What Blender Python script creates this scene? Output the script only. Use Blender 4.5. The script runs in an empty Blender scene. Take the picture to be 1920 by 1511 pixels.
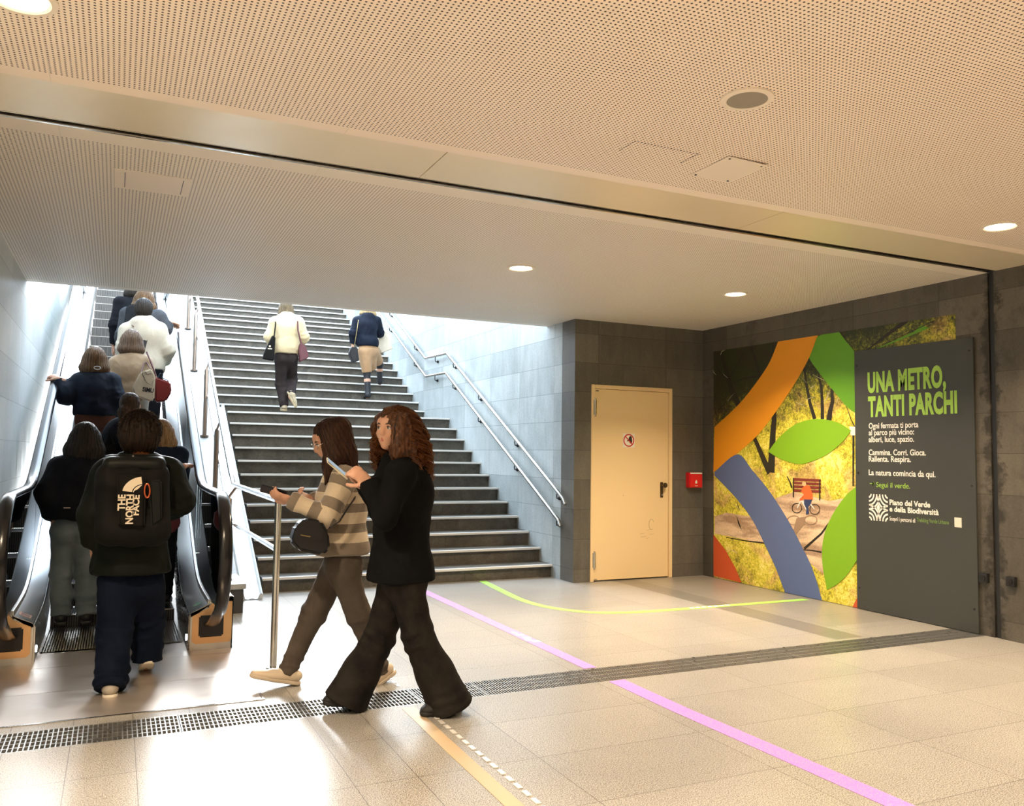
import bpy, bmesh, math, random
import numpy as np
from mathutils import Vector, Matrix
random.seed(7); rng = np.random.default_rng(11)
PI = math.pi
S = bpy.context.scene
COL = S.collection

# ------------------------------------------------------------------ camera
F_PX, CX, CY, EYE = 1568.27, 960.0, 755.5, 1.4
YAW, PITCH, ROLL = 0.440326, 0.0624448, -0.0135623
fwd = Vector((math.sin(YAW)*math.cos(PITCH), math.cos(YAW)*math.cos(PITCH), math.sin(PITCH)))
r0 = Vector((math.cos(YAW), -math.sin(YAW), 0)); d0 = fwd.cross(r0)
c_r = r0*math.cos(ROLL) + d0*math.sin(ROLL)
c_d = -r0*math.sin(ROLL) + d0*math.cos(ROLL)
camd = bpy.data.cameras.new('camera'); cam = bpy.data.objects.new('camera', camd); COL.objects.link(cam)
camd.sensor_fit = 'HORIZONTAL'; camd.sensor_width = 36.0; camd.lens = 36.0*F_PX/1920
camd.clip_start = 0.05; camd.clip_end = 200
cm = Matrix((( c_r.x, -c_d.x, -fwd.x, 0), (c_r.y, -c_d.y, -fwd.y, 0), (c_r.z, -c_d.z, -fwd.z, EYE), (0, 0, 0, 1)))
cam.matrix_world = cm
S.camera = cam

def ray(px, py): return c_r*(px-CX) + c_d*(py-CY) + fwd*F_PX
def at(px, py, X=None, Y=None, Z=None):
    """point of the place seen at a pixel, on the plane X=, Y= or Z="""
    d = ray(px, py)
    t = X/d.x if X is not None else Y/d.y if Y is not None else (Z-EYE)/d.z
    return Vector((0, 0, EYE)) + d*t

# ------------------------------------------------------------------ light
S.view_settings.view_transform = 'Standard'; S.view_settings.look = 'None'
S.view_settings.gamma = 1.0; S.view_settings.use_curve_mapping = False
S.view_settings.exposure = 0.42
W = bpy.data.worlds.new('world'); S.world = W; W.use_nodes = True
nt = W.node_tree; nt.nodes.clear()
o_ = nt.nodes.new('ShaderNodeOutputWorld'); bg = nt.nodes.new('ShaderNodeBackground')
tc = nt.nodes.new('ShaderNodeTexCoord'); sp = nt.nodes.new('ShaderNodeSeparateXYZ'); rp = nt.nodes.new('ShaderNodeValToRGB')
rp.color_ramp.elements[0].position = 0.0; rp.color_ramp.elements[0].color = (0.95, 0.98, 1.0, 1)
rp.color_ramp.elements[1].position = 0.7; rp.color_ramp.elements[1].color = (0.66, 0.82, 1.0, 1)
nt.links.new(tc.outputs['Generated'], sp.inputs[0]); nt.links.new(sp.outputs[2], rp.inputs[0])
nt.links.new(rp.outputs[0], bg.inputs[0]); bg.inputs[1].default_value = 7.6
nt.links.new(bg.outputs[0], o_.inputs[0])
sd = bpy.data.lights.new('sun', 'SUN'); sun = bpy.data.objects.new('sun', sd); COL.objects.link(sun)
sd.energy = 5.0; sd.angle = math.radians(19); sd.color = (0.95, 0.98, 1.0)
sdir = Vector((-0.13, -1.0, -math.tan(math.radians(24))))
sun.rotation_euler = sdir.to_track_quat('-Z', 'Y').to_euler(); sun.location = (2, 22, 12)
LAMP_W = 54.0; LAMP_C = (1.0, 0.78, 0.54)

# ------------------------------------------------------------------ materials
def node(nt, t, **k):
    n = nt.nodes.new('ShaderNode'+t)
    for a, b in k.items():
        if a.startswith('i'): n.inputs[int(a[1:])].default_value = b
        else: setattr(n, a, b)
    return n
def L(nt, a, b): nt.links.new(a, b)
def M_(nt, op, a, b=None, c=None):
    n = nt.nodes.new('ShaderNodeMath'); n.operation = op
    for i, v in enumerate((a, b, c)):
        if v is None: continue
        if isinstance(v, (int, float)): n.inputs[i].default_value = v
        else: nt.links.new(v, n.inputs[i])
    return n.outputs[0]
def base(name, col=(.5, .5, .5), rough=.5, metal=0.0, spec=None, **kw):
    m = bpy.data.materials.new(name); m.use_nodes = True
    b = m.node_tree.nodes['Principled BSDF']
    b.inputs['Base Color'].default_value = (*col, 1); b.inputs['Roughness'].default_value = rough
    b.inputs['Metallic'].default_value = metal
    if spec is not None: b.inputs['Specular IOR Level'].default_value = spec
    for k, v in kw.items(): b.inputs[k.replace('_', ' ')].default_value = v
    return m, m.node_tree, b
def noise(nt, scale=5, detail=3, vec=None, rough=.5, dist=0):
    n = nt.nodes.new('ShaderNodeTexNoise'); n.inputs['Scale'].default_value = scale
    n.inputs['Detail'].default_value = detail; n.inputs['Roughness'].default_value = rough; n.inputs['Distortion'].default_value = dist
    if vec is not None: nt.links.new(vec, n.inputs['Vector'])
    return n.outputs[0]
def mixc(nt, f, a, b, mode='MIX'):
    n = nt.nodes.new('ShaderNodeMix'); n.data_type = 'RGBA'; n.blend_type = mode
    for s, v in ((n.inputs[0], f), (n.inputs[6], a), (n.inputs[7], b)):
        if isinstance(v, (int, float)): s.default_value = v
        elif isinstance(v, tuple): s.default_value = (*v[:3], 1)
        else: nt.links.new(v, s)
    return n.outputs[2]
def ramp(nt, v, stops):
    n = nt.nodes.new('ShaderNodeValToRGB'); e = n.color_ramp.elements
    while len(e) < len(stops): e.new(.5)
    for i, (p, c) in enumerate(stops):
        e[i].position = p; e[i].color = (*c[:3], 1) if isinstance(c, tuple) else (c, c, c, 1)
    nt.links.new(v, n.inputs[0]); return n.outputs[0]
def bump(nt, b, h, strength=.3, dist=.01):
    n = nt.nodes.new('ShaderNodeBump'); n.inputs['Strength'].default_value = strength; n.inputs['Distance'].default_value = dist
    nt.links.new(h, n.inputs['Height']); nt.links.new(n.outputs[0], b.inputs['Normal'])
def geo_uv(nt):
    """(u,v) on a wall from its place in the world, u along the wall"""
    g = nt.nodes.new('ShaderNodeNewGeometry'); p = nt.nodes.new('ShaderNodeSeparateXYZ'); L(nt, g.outputs['Position'], p.inputs[0])
    n = nt.nodes.new('ShaderNodeSeparateXYZ'); L(nt, g.outputs['True Normal'], n.inputs[0])
    k = M_(nt, 'GREATER_THAN', M_(nt, 'ABSOLUTE', n.outputs[0]), .5)
    u = M_(nt, 'ADD', M_(nt, 'MULTIPLY', k, p.outputs[1]), M_(nt, 'MULTIPLY', M_(nt, 'SUBTRACT', 1.0, k), p.outputs[0]))
    return g, p, u, p.outputs[2]
def joint(nt, v, period, offset, width):
    f = M_(nt, 'FRACT', M_(nt, 'DIVIDE', M_(nt, 'ADD', v, 1000*period-offset), period))
    d = M_(nt, 'MINIMUM', f, M_(nt, 'SUBTRACT', 1.0, f))
    return M_(nt, 'LESS_THAN', d, width/period/2)
def cellrand(nt, u, v, pu, pv, ou, ov):
    a = M_(nt, 'FLOOR', M_(nt, 'DIVIDE', M_(nt, 'ADD', u, 1000*pu-ou), pu)); b = M_(nt, 'FLOOR', M_(nt, 'DIVIDE', M_(nt, 'ADD', v, 1000*pv-ov), pv))
    c = nt.nodes.new('ShaderNodeCombineXYZ'); L(nt, a, c.inputs[0]); L(nt, b, c.inputs[1])
    w = nt.nodes.new('ShaderNodeTexWhiteNoise'); L(nt, c.outputs[0], w.inputs[0]); return w.outputs[0]

def stone_mat(name, c1, c2, rough, stained=False):
    m, nt, b = base(name, rough=rough)
    g, p, u, v = geo_uv(nt)
    uv = nt.nodes.new('ShaderNodeCombineXYZ'); L(nt, M_(nt, 'MULTIPLY', u, 6.0), uv.inputs[0]); L(nt, M_(nt, 'MULTIPLY', v, 1.1), uv.inputs[1])
    rnd = cellrand(nt, u, v, .93, .33, .28, .147)
    n1 = noise(nt, 1.3, 6, uv.outputs[0], .62, 1.2); n2 = noise(nt, 1.6, 6, g.outputs['Position'], .65)
    f = M_(nt, 'ADD', M_(nt, 'MULTIPLY', n1, .45), M_(nt, 'ADD', M_(nt, 'MULTIPLY', n2, .4), M_(nt, 'MULTIPLY', rnd, .22)))
    col = ramp(nt, f, [(.3, c1), (.8, c2)])
    fine = noise(nt, 60, 3, g.outputs['Position']); col = mixc(nt, .25, col, ramp(nt, fine, [(.3, .35), (.7, .75)]), 'OVERLAY')
    j = M_(nt, 'MAXIMUM', joint(nt, u, .93, .28, .006), joint(nt, v, .33, .147, .006))
    col = mixc(nt, M_(nt, 'MULTIPLY', j, .6), col, tuple(x*.45 for x in c1))
    if stained:
        s = noise(nt, 3.2, 5, g.outputs['Position'], .7); col = mixc(nt, ramp(nt, s, [(.52, 0.), (.68, .55)]), col, tuple(x*.5 for x in c1))
        # dark streaks either side of the movement joint
        dy = M_(nt, 'ABSOLUTE', M_(nt, 'SUBTRACT', p.outputs[1], 4.46)); ss = noise(nt, 7, 5, g.outputs['Position'], .7)
        k = ramp(nt, M_(nt, 'SUBTRACT', M_(nt, 'MULTIPLY', M_(nt, 'SUBTRACT', ss, .30), .42), dy), [(.0, 0.), (.06, .85)]); col = mixc(nt, k, col, (.018, .015, .011))
    L(nt, col, b.inputs['Base Color'])
    L(nt, ramp(nt, n1, [(.3, rough-.08), (.7, rough+.1)]), b.inputs['Roughness'])
    bump(nt, b, M_(nt, 'SUBTRACT', M_(nt, 'MULTIPLY', fine, .2), j), .25, .004)
    return m
MT = {}
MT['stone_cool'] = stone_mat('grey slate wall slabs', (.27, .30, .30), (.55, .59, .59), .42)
MT['stone_left_lit'] = stone_mat('grey wall slabs with painted daylight', (.42, .45, .45), (.74, .78, .78), .36)  # lighter copy of the slabs, daylight on this wall put into the colour
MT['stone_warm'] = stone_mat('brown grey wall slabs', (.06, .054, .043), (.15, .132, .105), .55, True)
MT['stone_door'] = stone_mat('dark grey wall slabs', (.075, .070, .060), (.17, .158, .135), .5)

def floor_mat():
    m, nt, b = base('speckled granite floor tiles', rough=.35)
    g = nt.nodes.new('ShaderNodeNewGeometry'); p = nt.nodes.new('ShaderNodeSeparateXYZ'); L(nt, g.outputs['Position'], p.inputs[0])
    x, y = p.outputs[0], p.outputs[1]
    left = M_(nt, 'LESS_THAN', x, 1.53)
    jx1 = M_(nt, 'MULTIPLY', joint(nt, x, .277, .133, .004), left)
    jx2 = M_(nt, 'MULTIPLY', joint(nt, x, .92, .91, .004), M_(nt, 'SUBTRACT', 1.0, left))
    jy = joint(nt, y, .54, .30, .004)
    j = M_(nt, 'MAXIMUM', M_(nt, 'MAXIMUM', jx1, jx2), jy)
    rnd = cellrand(nt, x, y, .92, .54, .91, .30)
    fine = noise(nt, 190, 2, g.outputs['Position'], .5); mid = noise(nt, 48, 3, g.outputs['Position'], .6); big = noise(nt, 1.1, 5, g.outputs['Position'], .6, .5)
    col = ramp(nt, fine, [(.40, (.13, .12, .105)), (.5, (.34, .325, .295)), (.60, (.50, .48, .44))])
    col = mixc(nt, ramp(nt, mid, [(.58, 0.), (.66, .55)]), col, (.19, .175, .145))
    col = mixc(nt, .5, col, ramp(nt, M_(nt, 'ADD', M_(nt, 'MULTIPLY', big, .8), M_(nt, 'MULTIPLY', rnd, .2)), [(.3, .38), (.7, .62)]), 'OVERLAY')
    # darker course of stone running away beside the service door, and a band at its foot
    dk = M_(nt, 'MULTIPLY', M_(nt, 'GREATER_THAN', x, 5.13), M_(nt, 'LESS_THAN', x, 5.42))
    dk = M_(nt, 'MULTIPLY', dk, M_(nt, 'GREATER_THAN', y, 4.9)); col = mixc(nt, M_(nt, 'MULTIPLY', dk, .62), col, (.11, .10, .08))
    grime = M_(nt, 'MULTIPLY', M_(nt, 'GREATER_THAN', x, 5.42), M_(nt, 'GREATER_THAN', y, 5.3)); col = mixc(nt, M_(nt, 'MULTIPLY', grime, .35), col, (.17, .15, .11))
    sp_ = noise(nt, 9, 2, g.outputs['Position'], .5); col = mixc(nt, ramp(nt, sp_, [(.80, 0.), (.84, .4)]), col, (.13, .12, .1))
    col = mixc(nt, M_(nt, 'MULTIPLY', j, .85), col, (.09, .08, .065))
    L(nt, col, b.inputs['Base Color'])
    L(nt, ramp(nt, noise(nt, 30, 3, g.outputs['Position'], .6), [(.2, .27), (.8, .33)]), b.inputs['Roughness'])
    bump(nt, b, M_(nt, 'ADD', M_(nt, 'MULTIPLY', mid, .5), M_(nt, 'MULTIPLY', j, -.6)), .22, .002)
    return m
MT['floor'] = floor_mat()

def perf_mat(name, col, ylo, yhi):
    """painted sheet with a square field of small round holes"""
    m, nt, b = base(name, col, .55)
    g = nt.nodes.new('ShaderNodeNewGeometry'); p = nt.nodes.new('ShaderNodeSeparateXYZ'); L(nt, g.outputs['Position'], p.inputs[0])
    x, y = p.outputs[0], p.outputs[1]; P = .0196
    fx = M_(nt, 'SUBTRACT', M_(nt, 'FRACT', M_(nt, 'DIVIDE', M_(nt, 'ADD', x, 100), P)), .5)
    fy = M_(nt, 'SUBTRACT', M_(nt, 'FRACT', M_(nt, 'DIVIDE', M_(nt, 'ADD', y, 100), P)), .5)
    r = M_(nt, 'SQRT', M_(nt, 'ADD', M_(nt, 'MULTIPLY', fx, fx), M_(nt, 'MULTIPLY', fy, fy)))
    h = M_(nt, 'LESS_THAN', r, .228)
    inr = M_(nt, 'MULTIPLY', M_(nt, 'GREATER_THAN', y, ylo), M_(nt, 'LESS_THAN', y, yhi))
    h = M_(nt, 'MULTIPLY', h, inr)
    # panel seams across the hall
    s = joint(nt, x, 1.25, .94, .004)
    c = mixc(nt, h, col, (.05, .035, .025)); c = mixc(nt, M_(nt, 'MULTIPLY', s, .25), c, tuple(v*.5 for v in col))
    n = noise(nt, 2, 4, g.outputs['Position']); c = mixc(nt, .12, c, ramp(nt, n, [(.3, .3), (.7, .7)]), 'OVERLAY')
    L(nt, c, b.inputs['Base Color']); return m
MT['perf_near'] = perf_mat('cream perforated ceiling sheet', (.88, .755, .635), -20, 3.86)
MT['perf_far'] = perf_mat('pale perforated ceiling sheet', (.78, .71, .62), 4.62, 8.72)

def brushed(name, col, rough, sx=(1, 1, 1), metal=1.0, amt=.12):
    m, nt, b = base(name, col, rough, metal)
    t = nt.nodes.new('ShaderNodeTexCoord'); mp = nt.nodes.new('ShaderNodeMapping'); mp.inputs['Scale'].default_value = sx
    L(nt, t.outputs['Object'], mp.inputs[0]); n = noise(nt, 6, 4, mp.outputs[0], .6)
    L(nt, ramp(nt, n, [(.3, max(.02, rough-amt)), (.7, rough+amt)]), b.inputs['Roughness'])
    L(nt, mixc(nt, .08, col, ramp(nt, n, [(.3, .35), (.7, .65)]), 'OVERLAY'), b.inputs['Base Color'])
    return m
MT['band'] = brushed('satin beige metal ceiling band', (.80, .70, .52), .36, (1, 3, 1), .25, .05)
MT['steel'] = base('brushed stainless steel', (.70, .70, .69), .30, 1.0)[0]
MT['steel_plate'] = brushed('worn steel floor plate', (.60, .53, .47), .36, (.6, 1.5, .6), .7, .08)
MT['tube'] = brushed('satin steel tube', (.66, .64, .60), .22, (4, 4, 4), 1.0, .05)
MT['newel_front'] = brushed('brushed steel with painted warm reflection', (.82, .52, .27), .32, (.5, .5, 3), 1.0, .05)  # warm hall light reflected in the steel is painted in as a tint
MT['aluminium'] = brushed('ribbed aluminium', (.80, .80, .78), .36, (20, 1, 20), 1.0, .08)
MT['black_rubber'] = base('black rubber', (.012, .012, .014), .22)[0]
MT['dark_metal'] = base('dark metal', (.035, .032, .03), .4, .6)[0]
MT['black'] = base('black plastic', (.015, .015, .015), .4)[0]
MT['pit'] = base('dark trench', (.02, .02, .02), .9)[0]
MT['grate'] = brushed('galvanised grating steel', (.46, .45, .42), .35, (4, 4, 4), .85)
MT['step_metal'] = brushed('ribbed dark aluminium', (.20, .19, .185), .42, (60, 2, 2), .8)
MT['cream_paint'] = base('cream door paint', (.84, .64, .36), .42)[0]
MT['white_paint'] = base('white paint', (.75, .72, .66), .5)[0]
MT['plate_cream'] = base('cream painted plate', (.80, .71, .60), .5)[0]
MT['grey_mesh'] = base('grey loudspeaker mesh', (.30, .27, .23), .6, .3)[0]
MT['red_plastic'] = base('red plastic', (.62, .012, .015), .3)[0]
MT['dark_concrete'] = base('dark concrete', (.06, .06, .06), .8)[0]

def stair_mat():
    m, nt, b = base('dark worn stair stone', rough=.5)
    g = nt.nodes.new('ShaderNodeNewGeometry'); p = nt.nodes.new('ShaderNodeSeparateXYZ'); L(nt, g.outputs['Position'], p.inputs[0])
    n = noise(nt, 5, 6, g.outputs['Position'], .7, .6); f = noise(nt, 50, 3, g.outputs['Position'])
    c = ramp(nt, n, [(.3, (.050, .045, .036)), (.75, (.15, .133, .105))]); c = mixc(nt, .4, c, ramp(nt, f, [(.3, .3), (.7, .7)]), 'OVERLAY')
    L(nt, mixc(nt, M_(nt, 'MULTIPLY', joint(nt, p.outputs[0], 1.09, 1.36, .005), .6), c, (.012, .012, .01)), b.inputs['Base Color'])
    bump(nt, b, n, .2, .006); return m
MT['stair'] = stair_mat()
def parapet_mat():
    m, nt, b = base('pale honed stone coping', rough=.38)
    g = nt.nodes.new('ShaderNodeNewGeometry'); p = nt.nodes.new('ShaderNodeSeparateXYZ'); L(nt, g.outputs['Position'], p.inputs[0])
    n = noise(nt, 12, 5, g.outputs['Position'], .6); c = ramp(nt, n, [(.3, (.36, .37, .37)), (.7, (.52, .53, .53))])
    L(nt, mixc(nt, M_(nt, 'MULTIPLY', joint(nt, p.outputs[1], .95, 10.19, .008), .7), c, (.1, .1, .1)), b.inputs['Base Color']); return m
MT['coping'] = parapet_mat()
def glass_mat():
    m = bpy.data.materials.new('balustrade glass'); m.use_nodes = True; nt = m.node_tree; nt.nodes.clear()
    o = nt.nodes.new('ShaderNodeOutputMaterial'); t = nt.nodes.new('ShaderNodeBsdfTransparent'); t.inputs[0].default_value = (.90, .95, .93, 1)
    g = nt.nodes.new('ShaderNodeBsdfGlossy'); g.inputs['Roughness'].default_value = .02; f = nt.nodes.new('ShaderNodeFresnel'); f.inputs[0].default_value = 1.5
    x = nt.nodes.new('ShaderNodeMixShader'); L(nt, f.outputs[0], x.inputs[0]); L(nt, t.outputs[0], x.inputs[1]); L(nt, g.outputs[0], x.inputs[2]); L(nt, x.outputs[0], o.inputs[0]); return m
MT['glass'] = glass_mat()
def emit_mat(name, col, s):
    m, nt, b = base(name, (.9, .9, .9), .4); b.inputs['Emission Color'].default_value = (*col, 1); b.inputs['Emission Strength'].default_value = s; return m
MT['lamp_glow'] = emit_mat('warm lamp diffuser', (1, .88, .62), 14.0)
MT['deck_glow'] = emit_mat('small cool deck light', (.9, .97, 1), 7.0)
def paint(name, col, rough=.5, **k):
    if name not in MT: MT[name] = base(name, col, rough, **k)[0]
    return MT[name]

# ------------------------------------------------------------------ mesh helpers
class MB:
    def __init__(s): s.bm = bmesh.new()
    def box(s, a, b, bev=0):
        x0, y0, z0 = a; x1, y1, z1 = b
        vs = [s.bm.verts.new(p) for p in ((x0,y0,z0),(x1,y0,z0),(x1,y1,z0),(x0,y1,z0),(x0,y0,z1),(x1,y0,z1),(x1,y1,z1),(x0,y1,z1))]
        fs = [s.bm.faces.new([vs[i] for i in q]) for q in ((3,2,1,0),(4,5,6,7),(0,1,5,4),(1,2,6,5),(2,3,7,6),(3,0,4,7))]
        if bev: bmesh.ops.bevel(s.bm, geom=list({e for f in fs for e in f.edges}), offset=bev, segments=2, affect='EDGES')
        return s
    def poly(s, pts): s.bm.faces.new([s.bm.verts.new(p) for p in pts]); return s
    def prism(s, pts, ext):
        """closed outline pts (3D) extruded by vector ext"""
        e = Vector(ext); a = [s.bm.verts.new(p) for p in pts]; b = [s.bm.verts.new(Vector(p)+e) for p in pts]; n = len(pts)
        s.bm.faces.new(a[::-1]); s.bm.faces.new(b)
        for i in range(n): s.bm.faces.new((a[i], a[(i+1) % n], b[(i+1) % n], b[i]))
        return s
    def tube(s, pts, r, seg=12, closed=False, caps=True, flat=None, up=None):
        """swept tube; r a number or one per point; flat=(rx,rz) factors for an oval section"""
        P = [Vector(p) for p in pts]; n = len(P); rings = []
        rr = r if hasattr(r, '__len__') else [r]*n
        prev = Vector(up) if up else None
        for i in range(n):
            t = (P[(i+1) % n]-P[i-1]) if closed else (P[min(i+1, n-1)]-P[max(i-1, 0)])
            if t.length < 1e-9: t = Vector((0, 0, 1))
            t.normalize()
            if prev is None: prev = Vector((1, 0, 0)) if abs(t.x) < .8 else Vector((0, 1, 0))
            u = (prev - t*prev.dot(t))
            if u.length < 1e-6: u = t.orthogonal()
            u.normalize(); v = t.cross(u); prev = u
            fx, fz = flat or (1, 1)
            rings.append([s.bm.verts.new(P[i] + u*(math.cos(2*PI*k/seg)*rr[i]*fx) + v*(math.sin(2*PI*k/seg)*rr[i]*fz)) for k in range(seg)])
        m = n if closed else n-1
        for i in range(m):
            a, b = rings[i], rings[(i+1) % n]
            for k in range(seg): s.bm.faces.new((a[k], a[(k+1) % seg], b[(k+1) % seg], b[k]))
        if caps and not closed: s.bm.faces.new(rings[0][::-1]); s.bm.faces.new(rings[-1])
        return s
    def disc(s, c, r, h, seg=32, r2=None):
        c = Vector(c); return s.tube([c, c+Vector((0, 0, h))], [r, r2 or r], seg)
    def sweep(s, prof, Ys, zf, closed=True):
        """profile [(x,dz)] carried along Y with height zf(Y)"""
        rings = [[s.bm.verts.new((x, y, zf(y)+dz)) for x, dz in prof] for y in Ys]; n = len(prof)
        for a, b in zip(rings, rings[1:]):
            for k in range(n if closed else n-1): s.bm.faces.new((a[k], a[(k+1) % n], b[(k+1) % n], b[k]))
        if closed: s.bm.faces.new(rings[0][::-1]); s.bm.faces.new(rings[-1])
        return s
    def build(s, name, mat, parent=None, smooth=False, loc=None, auto=True):
        bmesh.ops.recalc_face_normals(s.bm, faces=s.bm.faces)
        me = bpy.data.meshes.new(name)
        if loc is not None: bmesh.ops.translate(s.bm, verts=s.bm.verts, vec=-Vector(loc))
        s.bm.to_mesh(me); s.bm.free()
        for m in (mat if isinstance(mat, (list, tuple)) else [mat]): me.materials.append(m)
        if smooth:
            me.polygons.foreach_set('use_smooth', [True]*len(me.polygons))
            if auto: me.set_sharp_from_angle(angle=math.radians(38))
        o = bpy.data.objects.new(name, me); COL.objects.link(o)
        if loc is not None: o.location = loc
        if parent is not None: setparent(o, parent)
        return o
def mw(o):
    m = Matrix.Identity(4)
    while o is not None: m = o.matrix_parent_inverse.copy() @ Matrix.LocRotScale(o.location, o.rotation_euler, o.scale) @ m if o.parent else Matrix.LocRotScale(o.location, o.rotation_euler, o.scale) @ m; o = o.parent
    return m
def setparent(o, p):
    o.parent = p; o.matrix_parent_inverse = mw(p).inverted()
def tag(o, label=None, cat=None, group=None, kind=None):
    if label: o['label'] = label
    if cat: o['category'] = cat
    if group: o['group'] = group
    if kind: o['kind'] = kind
    return o
def empty(name, loc, label=None, cat=None, group=None, kind=None):
    o = bpy.data.objects.new(name, None); o.empty_display_size = .1; COL.objects.link(o); o.location = loc
    return tag(o, label, cat, group, kind)
def struct(mb, name, mat, label, cat):
    o = mb.build(name, mat); return tag(o, label, cat, None, 'structure')
def dup(root, off, label=None, group=None):
    r = root.copy(); COL.objects.link(r); r.location = root.location + Vector(off)
    if label: r['label'] = label
    if group: r['group'] = group
    for ch in list(root.children):
        c = ch.copy(); COL.objects.link(c); c.parent = r
        for g in list(ch.children):
            d = g.copy(); COL.objects.link(d); d.parent = c
    return r
# children are authored relative to their parent so that copies move with it
def localparent(o, p): o.parent = p; o.matrix_parent_inverse = Matrix.Identity(4)
def text_mesh(body, size, loc, rot, mat, name, parent=None, sx=1.0, bold=0.0, align='LEFT', ext=.0006, space=1.0):
    cu = bpy.data.curves.new('lettering', 'FONT'); cu.body = body; cu.size = size; cu.offset = bold; cu.extrude = ext; cu.align_x = align; cu.space_character = space
    cu.resolution_u = 4; cu.fill_mode = 'BOTH'
    t = bpy.data.objects.new('lettering', cu); COL.objects.link(t); bpy.context.view_layer.update()
    me = bpy.data.meshes.new_from_object(t.evaluated_get(bpy.context.evaluated_depsgraph_get()))
    bpy.data.objects.remove(t); bpy.data.curves.remove(cu)
    me.transform(Matrix.Diagonal((sx, 1, 1, 1))); me.transform(Matrix.Translation(loc) @ rot.to_4x4())
    me.materials.clear(); me.materials.append(mat)
    o = bpy.data.objects.new(name, me); COL.objects.link(o)
    if parent is not None: setparent(o, parent)
    return o
# ------------------------------------------------------------------ the setting
XL, XR, XS, YD, YE, ZC = -.81, 6.4, 4.62, 8.16, 8.84, 2.945
G0, G1 = 4.55, 4.86                     # floor grating
YB = -7.0                               # far end of the hall behind the camera
m = MB(); m.box((XL-.3, YB, -.3), (XR+.3, G0, 0)); m.box((XL-.3, G1, -.3), (XR+.3, 8.70, 0)); m.box((XL-.3, G0, -.3), (XR+.3, G1, -.2)); m.box((XR, G0, -.2), (XR+.3, G1, 0)); m.box((XL-.3, G0, -.2), (XL, G1, 0))
struct(m, 'floor', MT['floor'], 'beige speckled stone tiled floor of the underground hall', 'floor')
struct(MB().box((XL, G0-.001, -.2), (XR, G0+.001, -.003)).box((XL, G1-.001, -.2), (XR, G1+.001, -.003)).box((XL, G0, -.199), (XR, G1, -.19)), 'trim_grate_trench', MT['pit'], 'dark trench under the floor grating', 'floor')
struct(MB().box((XL-.3, YB, 0), (XL, 22, 6.9)), 'wall_left', MT['stone_left_lit'], 'grey slab wall left of the escalator', 'wall')
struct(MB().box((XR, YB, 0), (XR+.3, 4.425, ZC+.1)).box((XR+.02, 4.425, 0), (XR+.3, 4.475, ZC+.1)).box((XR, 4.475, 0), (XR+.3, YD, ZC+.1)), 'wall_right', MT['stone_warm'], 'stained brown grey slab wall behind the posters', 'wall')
struct(MB().box((XR+.012, 4.43, 0), (XR+.03, 4.47, ZC)), 'trim_wall_joint', MT['black'], 'black vertical movement joint in the right wall', 'wall joint')
m = MB(); DX0, DX1, DZ = 4.835, 5.945, 2.215
m.box((XS, YD, 0), (DX0, YD+.3, ZC+.1)).box((DX1, YD, 0), (XR+.3, YD+.3, ZC+.1)).box((DX0, YD, DZ), (DX1, YD+.3, ZC+.1)).box((DX0, YD+.12, 0), (DX1, YD+.3, DZ))
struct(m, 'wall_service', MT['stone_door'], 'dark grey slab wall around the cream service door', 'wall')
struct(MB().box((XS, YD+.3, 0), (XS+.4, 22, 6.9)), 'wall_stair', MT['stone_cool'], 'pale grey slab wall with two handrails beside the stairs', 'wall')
struct(MB().box((XL-.3, YB-.3, 0), (XR+.3, YB, ZC+.1)), 'wall_back', MT['stone_warm'], 'slab wall behind the viewer', 'wall')
struct(MB().box((XL-.3, YB, ZC), (XR+.3, 3.945, ZC+.3)), 'ceiling', MT['perf_near'], 'near perforated cream ceiling', 'ceiling')
m = MB()
for a, b in ((XL, 1.475), (1.48, 3.735), (3.74, XR)): m.box((a, 3.95, ZC+.004), (b, 4.40, ZC+.02))
struct(m, 'trim_ceiling_band', MT['band'], 'smooth beige metal band across the ceiling', 'ceiling trim')
struct(MB().box((XL, 3.945, ZC+.05), (XR, 4.47, ZC+.3)).box((XL, 3.945, ZC+.02), (XR, 3.95, ZC+.05)), 'trim_ceiling_gap', MT['black'], 'dark recess behind the ceiling band', 'ceiling trim')
struct(MB().box((XL, 4.425, ZC+.012), (XR, 4.435, ZC+.05)).box((XL, 4.455, ZC+.0), (XR, 4.468, ZC+.05)), 'trim_ceiling_joint', MT['tube'], 'thin steel edge profile of the far ceiling', 'ceiling trim')
m = MB(); m.box((XL-.3, 4.47, ZC), (XR+.3, YD+.001, ZC+.3)); m.box((XL-.3, YD+.001, ZC), (XS, YE, ZC+.3)); m.box((XL-.3, YE-.25, ZC+.3), (XS+.4, YE, 6.9))
struct(m, 'ceiling_far', MT['perf_far'], 'pale perforated ceiling between the band and the open stairwell', 'ceiling')
struct(MB().box((XL-.3, 20.9, 5.3), (XS+.4, 26, 5.87)), 'floor_street', MT['stair'], 'street pavement at the head of the stairs', 'pavement')

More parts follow.
